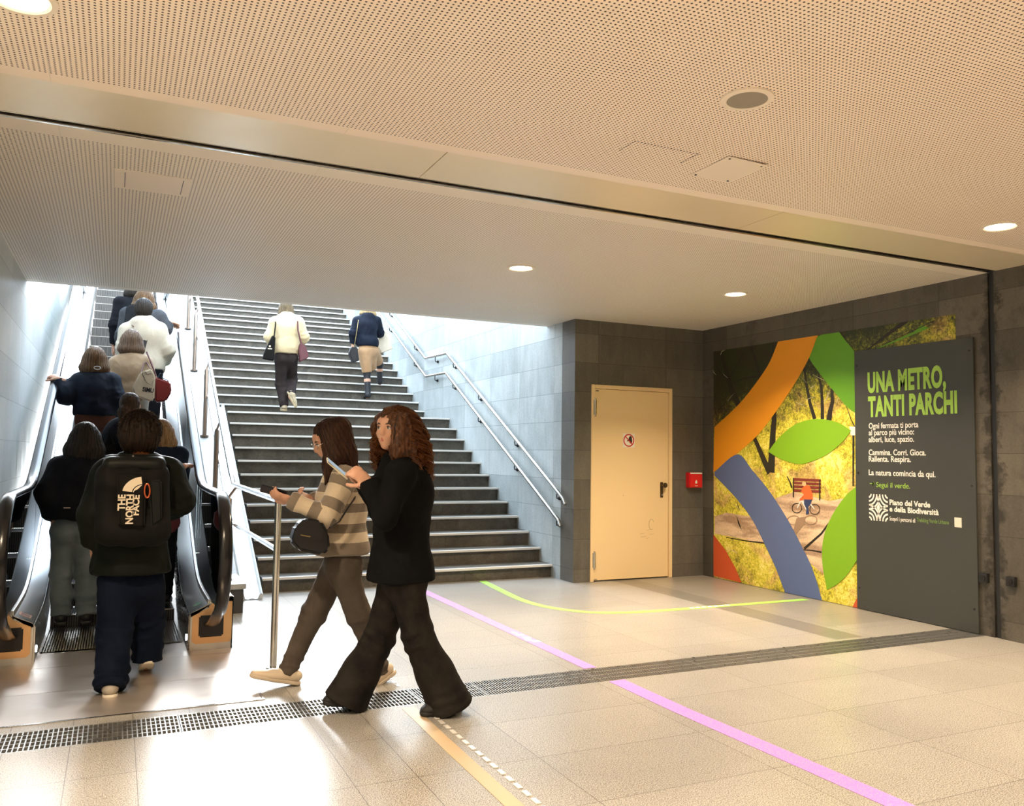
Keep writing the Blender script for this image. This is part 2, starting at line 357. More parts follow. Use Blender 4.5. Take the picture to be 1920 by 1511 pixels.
# stairs: three flights of twelve, two landings
st = empty('staircase', (3, 8.7, 0), 'wide dark stone stairs climbing to daylight', 'stairs', None, 'structure')
X0, X1 = 1.36, XS
steps = []
for k in range(12): steps.append((8.66+.309*k, .146+.1645*k))
z = steps[-1][1]
for k in range(12): steps.append((13.24+.306*k, z+.163*(k+1)))
z = steps[-1][1]; y0 = 17.82
for k in range(12): steps.append((y0+.306*k, z+.163*(k+1)))
for i, (y, z) in enumerate(steps):
    y2 = steps[i+1][0] if i+1 < len(steps) else y+.4
    zb = steps[i-2][1] if i > 1 else 0
    m = MB().box((X0, y+.02, zb), (X1, y2+.03, z))
    s_ = m.build('stair_step', MT['stair'], st)
    MB().box((X0, y-.022, z-.024), (X1, y+.03, z+.002), .004).build('nosing', paint('pale nosing edge with painted glint', (.74, .73, .70), .35), s_, True)  # light catching the step edge is painted in as a pale colour

# service door
d = empty('door_1', (5.39, YD, 0), 'cream metal service door in the dark wall', 'door', None, 'structure')
fr = .045
MB().box((DX0, YD-.012, 0), (DX0+fr, YD+.12, DZ), .004).box((DX1-fr, YD-.012, 0), (DX1, YD+.12, DZ), .004).box((DX0+fr, YD-.012, DZ-fr), (DX1-fr, YD+.12, DZ), .004).build('door_frame', MT['cream_paint'], d)
lf = MB().box((DX0+fr+.004, YD+.004, .012), (DX1-fr-.004, YD+.05, DZ-fr-.004), .003).build('door_leaf', MT['cream_paint'], d)
for z0, z1 in ((1.85, 2.06), (.14, .34)):
    h = MB().tube([(DX0+fr, YD-.018, z0), (DX0+fr, YD-.018, z1)], .011, 12)
    h.box((DX0+fr-.02, YD-.014, z0+.02), (DX0+fr+.02, YD-.008, z1-.02)).build('hinge', MT['tube'], d, True)
hx = 5.80
h = MB().box((hx-.02, YD-.006, .93), (hx+.02, YD+.004, 1.11), .004).build('handle_plate', paint('bronze plate', (.18, .12, .07), .35, metal=.9), d)
MB().tube([(hx, YD-.006, 1.075), (hx, YD-.05, 1.075)], .012, 12).tube([(hx+.01, YD-.05, 1.075), (hx+.01, YD-.062, 1.075)], .03, 20).build('handle', paint('bronze plate', (0,)*3), h, True)
MB().tube([(hx, YD-.006, .96), (hx, YD-.014, .96)], .011, 12).build('lock_cylinder', MT['tube'], h, True)
MB().box((DX0+.06, YD-.001, DZ-.075), (DX0+.10, YD+.004, DZ-.065)).build('maker_plate', MT['dark_metal'], d)
# scuffs on the leaf
rr = random.Random(3); m = MB()
for cx_, cz_, ra, rb in ((5.66, .62, .035, .06),):
    pts = [(cx_+ra*math.cos(a), YD+.003, cz_+rb*math.sin(a)) for a in np.linspace(.5, 5.2, 22)]; m.tube(pts, .0022, 5)
for q in range(5):
    x = 5.45+rr.random()*.22; zz = .45+rr.random()*.12; m.tube([(x, YD+.003, zz), (x+.04+.04*rr.random(), YD+.003, zz+.012*rr.random())], .0012, 4)
m.box((DX0+fr+.01, YD+.002, .012), (DX0+fr+.05, YD+.006, .03)); m.box((5.27, YD+.002, .955), (5.275, YD+.006, .965))
m.build('scuff', paint('brown scuff', (.40, .30, .18), .8), lf)

# prohibition sticker on the door
sg = empty('prohibition_sign', (5.342, YD, 1.59), 'small round red and white no entry hand sign on the cream door', 'sign')
y = YD+.002
MB().box((5.262, y-.001, 1.51), (5.422, y+.001, 1.67)).build('backing', paint('sign white', (.86, .82, .74), .5), sg)
m = MB(); n = 40
for i in range(n):
    a0, a1 = 2*PI*i/n, 2*PI*(i+1)/n
    m.prism([(5.342+.074*math.cos(a0), y-.001, 1.59+.074*math.sin(a0)), (5.342+.074*math.cos(a1), y-.001, 1.59+.074*math.sin(a1)), (5.342+.060*math.cos(a1), y-.001, 1.59+.060*math.sin(a1)), (5.342+.060*math.cos(a0), y-.001, 1.59+.060*math.sin(a0))], (0, -.001, 0))
q = .707
m.prism([(5.342+(-.06*q-.006*q), y-.0015, 1.59+(.06*q-.006*q)), (5.342+(-.06*q+.006*q), y-.0015, 1.59+(.06*q+.006*q)), (5.342+(.06*q+.006*q), y-.0015, 1.59+(-.06*q+.006*q)), (5.342+(.06*q-.006*q), y-.0015, 1.59+(-.06*q-.006*q))], (0, -.001, 0))
m.build('red_ring', paint('sign red', (.55, .02, .02), .45), sg)
hd = [(.040,.030),(.036,.046),(.022,.050),(.008,.044),(.000,.030),(-.004,.012),(-.014,.004),(-.026,-.004),(-.020,-.012),(-.006,-.008),(.004,-.012),(.012,-.026),(.026,-.038),(.040,-.036),(.047,-.010)]
MB().prism([(5.342+a, y-.001, 1.59+b) for a, b in hd], (0, -.0006, 0)).build('hand_pictogram', MT['black'], sg)

# fire call point
fa = empty('fire_alarm_box', (6.24, YD, 1.04), 'red fire alarm call box on the dark wall right of the door', 'alarm')
MB().box((6.145, YD-.075, 1.045), (6.335, YD, 1.225), .006).build('housing', MT['red_plastic'], fa)
MB().box((6.155, YD-.079, 1.052), (6.325, YD-.075, 1.205), .002).build('front_cover', paint('bright red cover', (.72, .02, .02), .25), fa)
MB().box((6.155, YD-.08, 1.208), (6.325, YD-.074, 1.224)).build('white_strip', paint('sign white', (0,)*3), fa)
MB().prism([(6.24, YD-.08, 1.14), (6.255, YD-.08, 1.115), (6.25, YD-.08, 1.095), (6.228, YD-.08, 1.095), (6.225, YD-.08, 1.115)], (0, -.001, 0)).build('flame_mark', paint('sign white', (0,)*3), fa); MB().box((6.22, YD-.081, 1.065), (6.26, YD-.079, 1.071)).build('white_dash', paint('sign white', (0,)*3), fa)

# black wall sockets on the right wall
for px0, px1, lb in ((1840, 1856, 'small black wall socket between the grey poster and the wall joint'), (1890, 1908, 'small black wall socket to the right of the wall joint')):
    p = at((px0+px1)/2, 1085+(5 if px0 > 1850 else -2), X=XR)
    s_ = empty('wall_socket', (XR, p.y, p.z), lb, 'socket', 'black sockets low on the right wall')
    MB().box((XR-.035, p.y-.038, p.z-.038), (XR, p.y+.038, p.z+.038), .004).build('box', MT['black'], s_)
    MB().tube([(XR-.034, p.y, p.z), (XR-.042, p.y, p.z)], .022, 20).build('round_cap', MT['dark_metal'], s_, True)

# ceiling fittings
def downlight(x, y, label, glow=True):
    e = empty('downlight', (x, y, ZC), label, 'ceiling light', 'round recessed ceiling downlights')
    a = MB(); n = 40; R1, R2 = .118, .088
    rg = [[(R1, 0), (R1, -.006), (R2+.01, -.010), (R2, -.004), (R2, .0)]]
    rings = [[a.bm.verts.new((r*math.cos(2*PI*k/n), r*math.sin(2*PI*k/n), zz)) for k in range(n)] for r, zz in rg[0]]
    for p, q in zip(rings, rings[1:]):
        for k in range(n): a.bm.faces.new((p[k], p[(k+1) % n], q[(k+1) % n], q[k]))
    localparent(a.build('trim_ring', MT['plate_cream'], None, True), e)
    localparent(MB().disc((0, 0, -.004), R2, .003, 32).build('diffuser', MT['lamp_glow']), e)
    ld = bpy.data.lights.new('downlight_lamp', 'AREA'); ld.shape = 'DISK'; ld.size = .17; ld.spread = math.radians(122); ld.energy = LAMP_W; ld.color = LAMP_C
    lo = bpy.data.objects.new('downlight_lamp', ld); COL.objects.link(lo); localparent(lo, e); lo.location = (0, 0, -.012)
    return e
dl = [(2.958, 6.139, 'recessed downlight in the far ceiling nearest the stairs'), (5.208, 6.154, 'recessed downlight in the far ceiling in front of the cream door'),
      (5.189, 3.532, 'recessed downlight in the near ceiling at the right edge'), (-.36, 3.24, 'recessed downlight in the near ceiling at the top left corner')]
for a in dl: downlight(*a)
for x in (-.0, 2.6, 5.2):  # extra unseen downlights, added to raise the ambient light in the hall
    for y in (1.0, -1.6, -4.2): downlight(x, y, 'added unseen fill downlight in the ceiling behind the viewer')
sp_ = empty('ceiling_speaker', (2.393, 2.749, ZC), 'round grey ceiling loudspeaker with a cream rim', 'loudspeaker')
m = MB(); n = 48
rings = [[m.bm.verts.new((2.393+r*math.cos(2*PI*k/n), 2.749+r*math.sin(2*PI*k/n), ZC+zz)) for k in range(n)] for r, zz in ((.113, 0), (.112, -.008), (.095, -.012), (.086, -.010), (.086, 0))]
for p, q in zip(rings, rings[1:]):
    for k in range(n): m.bm.faces.new((p[k], p[(k+1) % n], q[(k+1) % n], q[k]))
m.build('rim', MT['plate_cream'], sp_, True)
MB().disc((2.393, 2.749, ZC-.007), .085, .004, 40).build('grille', MT['grey_mesh'], sp_)
h = empty('access_plate', (2.905, 3.49, ZC), 'square cream cover plate screwed to the near ceiling', 'cover plate')
MB().prism([(2.775, 3.325, ZC-.004), (3.035, 3.322, ZC-.012), (3.045, 3.655, ZC-.002), (2.782, 3.650, ZC-.002)], (0, 0, .002)).build('plate', MT['plate_cream'], h)
m = MB()
for x, y in ((2.80, 3.35), (3.01, 3.35), (3.02, 3.63), (2.80, 3.63)): m.disc((x, y, ZC-.0125 if (x > 3 and y < 3.5) else ZC-.007), .006, .006, 10)
m.bm.free()
for x, y in ((2.80, 3.35), (3.01, 3.35), (3.02, 3.63), (2.80, 3.63)): MB().disc((x, y, ZC-.0125 if (x > 3 and y < 3.5) else ZC-.007), .006, .006, 10).build('screw', MT['black'], h)
h = empty('access_hatch', (.13, 5.2, ZC), 'long pale access hatch in the far ceiling above the escalator', 'hatch')
MB().box((-.07, 5.02, ZC-.003), (.33, 5.38, ZC+.001)).build('cover', MT['plate_cream'], h)
MB().box((-.018, 5.06, ZC-.0045), (-.014, 5.34, ZC-.002)).build('slot', MT['black'], h); MB().box((.286, 5.06, ZC-.0045), (.290, 5.34, ZC-.002)).build('slot', MT['black'], h)
# dark filled holes in two old fixing outlines of the near ceiling
m = MB(); P = .0196
for k in range(20): m.disc((2.24+k*P, 3.38, ZC-.001), .0055, .001, 8)
for k in range(8): m.disc((2.24, 3.38+k*P, ZC-.001), .0055, .001, 8); m.disc((2.62, 3.38+k*P, ZC-.001), .0055, .001, 8)
tag(m.build('ceiling_marks', MT['black']), 'outline of dark dots left by an old fixing on the near ceiling', 'marks', None, 'stuff')

# floor grating: panels between the seams
def grate(x0, x1, nb, pitch, label):
    e = empty('floor_grating', (x0, (G0+G1)/2, 0), label, 'floor grating', 'steel grating panels across the floor')
    m = MB(); b = .005; w = G1-G0
    for k in range(nb): yy = -w/2+.008+(w-.016)*k/(nb-1); m.box((0, yy-.003, -.03), (x1-x0, yy+.003, -.001))
    m.box((0, -w/2+.001, -.03), (x1-x0, -w/2+.006, -.0)); m.box((0, w/2-.006, -.03), (x1-x0, w/2-.001, -.0))
    localparent(m.build('long_bars', MT['grate']), e)
    m = MB(); n = int((x1-x0)/pitch)
    for k in range(n+1): xx = (x1-x0)*k/n; m.box((max(0, xx-.0028), -w/2+.001, -.028), (min(x1-x0, xx+.0028), w/2-.001, -.0005))
    m.box((0, -w/2, -.03), (.006, w/2, 0)).box((x1-x0-.006, -w/2, -.03), (x1-x0, w/2, 0))
    localparent(m.build('cross_bars', MT['grate']), e)
gx = [XL+.002, .35, 1.17, 1.62, 2.02, 2.80, 3.62, 4.45, 5.35, XR-.002]
gl = ['coarse floor grating panel at the left end in front of the escalator', 'coarse floor grating panel left of the woman in the striped jumper', 'short floor grating panel under the feet of the curly haired woman', 'short floor grating panel crossed by the steel floor studs',
      'floor grating panel just right of the curly haired woman', 'floor grating panel crossed by the purple line', 'floor grating panel to the right of the purple line', 'floor grating panel in front of the dark floor strip', 'floor grating panel that ends at the grey poster']
for i in range(9): grate(gx[i]+.002, gx[i+1]-.002, 6 if i < 3 else 5, .022 if i < 3 else .017, gl[i])

# steel landing plate before the escalator
pl = empty('landing_plate', (.03, 5.7, 0), 'polished steel floor plates in front of the escalator', 'floor plate')
for y0, y1 in ((4.975, 5.56), (5.564, 6.18), (6.184, 6.66)):
    MB().box((XL+.01, y0, -.002), (.80, y1, .004)).build('plate', MT['steel_plate'], pl)
MB().box((.802, 4.975, -.002), (.815, 6.9, .0045)).box((XL+.01, 4.955, -.002), (.815, 4.973, .0045)).build('edge_strip', MT['tube'], pl)

# painted and glued floor lines
def ribbon(pts, w, z):
    m = MB(); P = [Vector((a, b, 0)) for a, b in pts]; L_, R_ = [], []
    for i, p in enumerate(P):
        t = (P[min(i+1, len(P)-1)]-P[max(i-1, 0)]).normalized(); n = Vector((-t.y, t.x, 0))
        L_.append(m.bm.verts.new(p+n*w/2+Vector((0, 0, z)))); R_.append(m.bm.verts.new(p-n*w/2+Vector((0, 0, z))))
    for i in range(len(P)-1): m.bm.faces.new((L_[i], L_[i+1], R_[i+1], R_[i]))
    r = bmesh.ops.extrude_face_region(m.bm, geom=list(m.bm.faces)); bmesh.ops.translate(m.bm, verts=[v for v in r['geom'] if isinstance(v, bmesh.types.BMVert)], vec=(0, 0, -.0012))
    return m
def tape_mat(name, c, c2, thr):
    m, nt, b = base(name, c, .5); g = nt.nodes.new('ShaderNodeNewGeometry'); n = noise(nt, 170, 3, g.outputs['Position'], .6)
    L(nt, mixc(nt, ramp(nt, n, [(thr, 0.), (thr+.1, .6)]), c, c2), b.inputs['Base Color']); return m
MT['purple'] = tape_mat('worn purple floor paint', (.53, .20, .64), (.50, .42, .47), .50)
MT['green'] = tape_mat('worn green floor paint', (.36, .72, .12), (.48, .62, .30), .55)
MT['yellow'] = tape_mat('worn tan floor paint', (.52, .38, .22), (.42, .36, .27), .5)
cur = [(2.90, 8.45), (2.90, 6.5), (2.895, 4.87)]; cur2 = [(2.89, 4.54), (2.89, 3.9), (2.91, 3.3), (2.93, 2.6), (2.95, 1.9), (2.97, 1.0)]
e = empty('purple_floor_line', (2.9, 5, 0), 'purple line painted on the floor running toward the viewer', 'floor line')
ribbon(cur, .095, .0018).build('line', MT['purple'], e); ribbon(cur2, .115, .0018).build('line', MT['purple'], e)
m = MB()
for a, b, s in ((2.92, 5.72, .03), (2.885, 5.78, .028), (2.91, 5.86, .03), (2.90, 5.96, .03), (2.895, 6.05, .02)):
    m.prism([(a-s, b-.02, .0022), (a+s, b-.035, .0022), (a+s*.9, b+.02, .0022), (a-s*.8, b+.03, .0022)], (0, 0, .0004))
m.build('white_lettering', paint('floor print white', (.85, .85, .86), .5), e)
gp = [(3.73, 8.62), (3.66, 7.95), (3.615, 7.45), (3.63, 7.15), (3.68, 6.93), (3.78, 6.74), (3.92, 6.58), (4.10, 6.49), (4.32, 6.44), (4.7, 6.42), (5.4, 6.41), (6.30, 6.40)]
gp = [tuple(0.5*((2*gp[i][k])+(-gp[i-1][k]+gp[i+1][k])*t+(2*gp[i-1][k]-5*gp[i][k]+4*gp[i+1][k]-gp[i+2][k])*t*t+(-gp[i-1][k]+3*gp[i][k]-3*gp[i+1][k]+gp[i+2][k])*t**3) for k in (0, 1)) for i in range(1, len(gp)-2) for t in (0, .2, .4, .6, .8)]
gp = [(3.735, 8.64)] + gp + [(6.30, 6.40)]
e = empty('green_floor_line', (3.7, 7, 0), 'green line curving over the floor to the park poster', 'floor line')
ribbon(gp, .085, .0018).build('line', MT['green'], e)
m = MB()
for q in range(7): m.prism([(4.88+.07*q, 6.405, .0022), (4.93+.07*q, 6.40, .0022), (4.935+.07*q, 6.445, .0022), (4.885+.07*q, 6.44, .0022)], (0, 0, .0003))
m.build('white_lettering', paint('floor print white', (0,)*3), e)
tag(ribbon([(1.513, 4.50), (1.50, 3.8), (1.495, 3.1), (1.49, 2.2)], .075, .0018).build('tan_floor_line', MT['yellow']), 'tan line painted on the floor beside the row of steel studs', 'floor line')
stud = MB().box((-.012, -.028, -.001), (.012, .028, .005), .002).build('floor_stud', paint('bright stud metal', (.85, .83, .80), .35, metal=.4))
stud.location = (1.594, 2.60, 0); tag(stud, 'short steel guide stud beside the tan line, nearer than the grating', 'floor stud', 'steel guide studs beside the tan floor line')
for k in range(1, 56):
    y = 2.60+.084*k
    if G0-.03 < y < G1+.03: continue
    s_ = stud.copy(); COL.objects.link(s_); s_.location = (1.594, y, -.003 if y > 4.9 else 0)
    if y > 4.9: s_['label'] = 'faint steel guide stud in the row between the grating and the stairs'; s_['group'] = 'steel guide studs beyond the floor grating'
# ------------------------------------------------------------------ escalator
EC = .035; SL = .47; YB0, YT0 = 7.35, 19.84
def sp1(t, w=.16): return w*math.log1p(math.exp(min(60, t/w)))
def zb(y): return SL*(sp1(y-YB0)-sp1(y-YT0))
es = empty('escalator', (EC, 6.33, 0), 'narrow escalator with steel sides climbing along the left wall', 'escalator')
# steps
ny = [7.55+.4*k for k in range(31)]
for k in range(31):
    y = ny[k]; z = .094+.188*k
    m = MB().box((EC-.452, y+.012, z-.06), (EC+.452, y+.405, z-.008))
    m.box((EC-.452, y, z-.19), (EC+.452, y+.012, z-.02))
    s_ = m.build('step', paint('dark step casting', (.05, .05, .05), .5, metal=.5), es)
    r = MB()
    for q in range(54):
        x = EC-.447+.894*q/53; r.box((x-.0035, y-.004, z-.008), (x+.0035, y+.402, z)); r.box((x-.0035, y-.004, z-.188), (x+.0035, y+.001, z-.008))
    r.build('cleats', MT['step_metal'], s_)
    MB().box((EC-.452, y-.005, z-.006), (EC+.452, y+.004, z+.0015)).build('step_edge', paint('pale step edge', (.55, .53, .48), .4, metal=.5), s_)
m = MB()
for q in range(54): x = EC-.447+.894*q/53; m.box((x-.0035, 6.66, -.01), (x+.0035, 7.55, .0))
m.box((EC-.452, 6.66, -.03), (EC+.452, 7.55, -.008))
m.build('flat_steps', MT['step_metal'], es)
m = MB()
for q in range(54): x = EC-.440+.88*q/53; m.box((x-.002, 6.655, -.0), (x+.002, 6.70, .003))
m.box((EC-.455, 6.62, -.002), (EC+.455, 6.66, .004)); m.build('comb_plate', paint('yellow brass comb', (.62, .50, .22), .35, metal=.8), es)
Ys = [6.33+.08*i for i in range(0, 34)] + [9.1+.5*i for i in range(0, 20)] + [19.2+.12*i for i in range(0, 16)]
HZ0 = 1.115
def hz(y): return HZ0 + SL*(sp1(y-7.28, .10)-sp1(y-19.8, .1))
for s in (1, -1):
    def X(v): return EC+s*v
    M1 = MB().sweep([(X(.468), -.04), (X(.47), .235), (X(.478), .25), (X(.49), .235), (X(.49), -.04)], [6.36]+Ys[1:], zb).build('skirt_panel', brushed('dark skirt steel', (.30, .29, .28), .22, (20, 2, 20)) if s == 1 else MT['steel'], es, True)
    MB().sweep([(X(.478), .238), (X(.482), .262), (X(.49), .268), (X(.592), .318), (X(.596), .306), (X(.50), .24)], Ys, zb).build('inner_deck', MT['steel'], es, True)
    MB().sweep([(X(.592), .28), (X(.594), .352), (X(.602), .352), (X(.602), .28)], Ys, zb).build('glass_channel', MT['aluminium'], es, True)
    MB().sweep([(X(.616), .28), (X(.616), .345), (X(.625), .37), (X(.755), .372), (X(.765), .362), (X(.765), -.02), (X(.755), -.02), (X(.755), .28)], Ys, zb).build('outer_deck', MT['steel'], es, True)
    # newel box with its front plate
    nb = MB()
    pts = [(X(.48), 6.33, .004), (X(.765), 6.33, .004), (X(.765), 6.33, .365), (X(.622), 6.33, .365), (X(.592), 6.33, .312), (X(.48), 6.33, .262)]
    nb.prism(pts, (0, .05, 0)); nbx = nb.build('newel_box', MT['steel'], es)
    ins = [(X(.492), 6.327, .07), (X(.515), 6.327, .05), (X(.74), 6.327, .05), (X(.757), 6.327, .07), (X(.757), 6.327, .335), (X(.625), 6.327, .335), (X(.592), 6.327, .290), (X(.492), 6.327, .245)]
    MB().prism(ins, (0, -.006, 0)).build('front_plate', MT['newel_front'], nbx)
    MB().box((min(X(.535), X(.70)), 6.312, .095), (max(X(.535), X(.70)), 6.322, .245), .01).build('handrail_inlet', MT['black'], nbx)
    MB().tube([(X(.47), 6.46, .075), (X(.462), 6.46, .075)], .022, 20).build('deck_light', MT['deck_glow'], es, True)
    # handrail loop: incline, level run, newel arc, return into the inlet
    hx_ = X(.605); path = [(hx_, y, hz(y)) for y in [20.8-.35*i for i in range(38)] if y > 7.9] + [(hx_, y, hz(y)) for y in [7.8-.1*i for i in range(20)]]
    R = .39; cyy, czz = 5.90, HZ0-R
    path += [(hx_, cyy-R*math.sin(a)*1.05, czz+R*math.cos(a)) for a in np.linspace(.1, PI-.25, 16)]
    path += [(hx_, 6.05, .245), (hx_, 6.20, .205), (hx_, 6.315, .185)]
    MB().tube(path, .04, 16, up=(1, 0, 0), flat=(1.0, .55)).build('handrail', MT['black_rubber'], es, True)
    seams = [6.33, 7.75, 9.3, 10.9, 12.5, 14.1, 15.7, 17.3, 18.9, 20.4]
    # newel pane
    np_ = [(y, hz(y)-.03) for y in np.arange(7.74, 5.95, -.15)] + [(cyy-(R-.02)*math.sin(a)*1.05, czz+(R-.02)*math.cos(a)) for a in np.linspace(.1, PI-.4, 12)] + [(6.15, .36)] + [(y, zb(y)+.33) for y in np.arange(6.4, 7.75, .15)] + [(7.74, zb(7.74)+.33)]
    gp_ = MB(); gp_.prism([(X(.603), a, b) for a, b in np_], (s*.009, 0, 0)); gp_.build('glass_pane', MT['glass'], es)
    for a, b in zip(seams[1:], seams[2:]):
        yy = np.linspace(a+.004, b-.004, 6); o = [(y, hz(y)-.03) for y in yy]+[(y, zb(y)+.33) for y in yy[::-1]]
        gp_ = MB(); gp_.prism([(X(.603), p, q) for p, q in o], (s*.009, 0, 0)); gp_.build('glass_pane', MT['glass'], es)
# small stickers on the decks
for s, yc in ((1, 6.52), (-1, 6.50)):
    a = .505; b = .575; z0 = lambda v: .268+(v-.49)*.49+.0012
    pts = [(EC+s*a, yc-.06, z0(a)), (EC+s*b, yc-.05, z0(b)), (EC+s*b, yc+.05, z0(b)), (EC+s*a, yc+.05, z0(a))]
    if s == -1:
        e = empty('deck_sticker', (EC-.54, yc, .28), 'pictogram sticker on the left escalator deck', 'sticker')
        MB().prism(pts, (0, 0, .0005)).build('backing', paint('pinkish sticker', (.72, .45, .36), .5), e)
        for q in range(4):
            y = yc-.045+.025*q; p = [(EC-.515, y, z0(.515)+.001), (EC-.54, y+.012, z0(.54)+.001), (EC-.565, y, z0(.565)+.001), (EC-.565, y+.01, z0(.565)+.001), (EC-.54, y+.022, z0(.54)+.001), (EC-.515, y+.01, z0(.515)+.001)]
            MB().prism(p, (0, 0, .0005)).build('figure', paint('dark blue print', (.05, .07, .2), .5), e)
    else:
        e = empty('deck_sticker', (EC+.54, yc, .28), 'small green sticker on the right escalator deck', 'sticker')
        for rr_, z_, c, nm in ((1, .0008, (.08, .62, .28), 'green_oval'), (.8, .0016, (.55, .53, .5), 'oval_centre'), (.45, .0024, (.08, .62, .28), 'arrow')):
            MB().prism([(EC+.54+.028*rr_*math.cos(t), yc+.045*rr_*math.sin(t), z0(.54+.028*rr_*math.cos(t))+z_) for t in np.linspace(0, 2*PI, 20)[:-1]], (0, 0, .0005)).build(nm, paint('sticker '+nm, c, .5), e)

# stone coping between escalator and stairs, its guard rail and the bicycle channel
def pz(y): return .25 + max(0, .53*(y-8.3))
cp = empty('stair_parapet', (.95, 7.7, 0), 'pale stone coping wall between the escalator and the stairs', 'parapet')
m = MB(); o = [(7.66, 0), (8.30, 0), (18.9, 5.2), (18.9, pz(18.9)), (8.3, .25), (7.66, .25)]
m.prism([(.83, a, max(0, b-.04)) for a, b in o], (.22, 0, 0)); m.build('wall_core', MT['dark_concrete'], cp)
MB().box((.82, 7.65, .25-.045), (1.07, 8.3, .252), .004).prism([(.82, 8.302, .21), (.82, 18.9, pz(18.9)-.045), (.82, 18.9, pz(18.9)), (.82, 8.302, .252)], (.25, 0, 0)).build('coping', MT['coping'], cp)
# side cladding towards the stairs
MB().prism([(1.05, 8.62, 0), (1.05, 18.9, 5.2-.1), (1.05, 18.9, pz(18.9)-.05), (1.05, 8.3, .2), (1.05, 8.3, 0)], (.012, 0, 0)).build('side_cladding', MT['stone_cool'], cp)
gr = empty('guard_rail', (.976, 5.66, 0), 'double steel tube guard rail with posts beside the escalator', 'railing')
ra = .021
posts = [(7.9, .93), (9.35, .955), (10.8, .96), (12.6, .95), (14.1, .95), (15.7, .95), (17.3, .95)]
rx = .985
top = [(.976, 5.66, 1.085), (rx, 8.05, 1.095)] + [(rx, y, pz(y)+.93) for y in (8.35, 17.6)]
mid = [(.972, 5.66, .765), (rx, 8.1, .745)] + [(rx, y, pz(y)+.50) for y in (8.45, 17.6)]
MB().tube(top, ra, 14).build('top_rail', MT['tube'], gr, True)
MB().tube(mid, ra*.85, 14).build('mid_rail', MT['tube'], gr, True)
MB().tube([(.976, 5.66, 0), (.976, 5.66, 1.10)], .022, 16).tube([(.976, 5.66, 0), (.976, 5.66, .008)], .045, 20).build('end_post', MT['tube'], gr, True)
for y, x in posts:
    zt = 1.095 if y < 8.1 else pz(y)+.93
    MB().tube([(x, y, pz(y)), (x, y, zt-.12), (x, y, zt-.10), (rx, y, zt-.02)], [.026, .026, .012, .012], 14).tube([(x, y, pz(y)), (x, y, pz(y)+.02)], .05, 20).tube([(x, y, pz(y)+.5), (rx, y, pz(y)+.5)], .009, 8).build('post', paint('brownish satin steel', (.36, .29, .25), .3, metal=.9), gr, True)
bc = empty('bicycle_channel', (1.22, 8.4, 0), 'ribbed aluminium bicycle channel up the left side of the stairs', 'bicycle ramp')
def cz(y): return max(.0, .532*(y-8.44))
prof = [(-.10, .02), (-.10, .075), (-.088, .085), (-.075, .075), (-.06, .028), (-.03, .022), (-.01, .03), (.01, .03), (.03, .022), (.055, .028), (.068, .06), (.085, .075), (.10, .065), (.10, .02)]
for y0, y1, dz in ((8.30, 12.1, 0), (13.0, 16.9, -.48), (17.6, 21, -.85)):
    m = MB(); m.sweep([(1.215+a, b-.01+dz) for a, b in prof], [y0, (y0+y1)/2, y1], lambda y: max(-.005, .532*(y-8.36))); m.build('channel', MT['aluminium'], bc)
MB().prism([(1.07, 8.66, 0), (1.07, 12.3, 1.93), (1.07, 13.3, 1.95), (1.07, 16.9, 3.85), (1.07, 18, 3.9), (1.07, 21, 5.4), (1.07, 21, 0)], (.285, 0, 0)).build('slope_base', MT['dark_concrete'], bc)

# two handrails on the stair wall
for nm, pts, lb in (('upper', [(8.22, .86), (8.28, .925), (12.035, 2.955), (13.02, 2.975), (16.6, 4.87), (17.75, 4.89), (21, 6.6)], 'upper steel handrail on the stair wall'),
                    ('lower', [(8.33, .61), (8.38, .675), (12.065, 2.655), (12.98, 2.67), (16.6, 4.58), (17.75, 4.60), (21, 6.3)], 'lower steel handrail on the stair wall')):
    e = empty('wall_handrail', (4.55, 8.3, pts[1][1]), lb, 'handrail', 'steel handrails on the stair wall')
    P = []
    for i, (y, z) in enumerate(pts): P.append((4.55 if i else 4.55, y, z))
    MB().tube(P, .021, 14).build('rail', MT['tube'], e, True)
    for y in (8.42, 9.55, 10.75, 11.75, 12.55, 13.6, 15.1, 16.2, 18.6):
        for (ya, za), (yb, zb_) in zip(pts, pts[1:]):
            if ya <= y <= yb: z = za+(zb_-za)*(y-ya)/(yb-ya)
        MB().tube([(4.55, y, z-.018), (4.55, y+.01, z-.05), (4.565, y+.03, z-.085), (4.60, y+.05, z-.085), (4.62, y+.05, z-.085)], .007, 8).tube([(4.60, y+.05, z-.085), (4.62, y+.05, z-.085)], .022, 12).build('bracket', MT['dark_metal'], e, True)
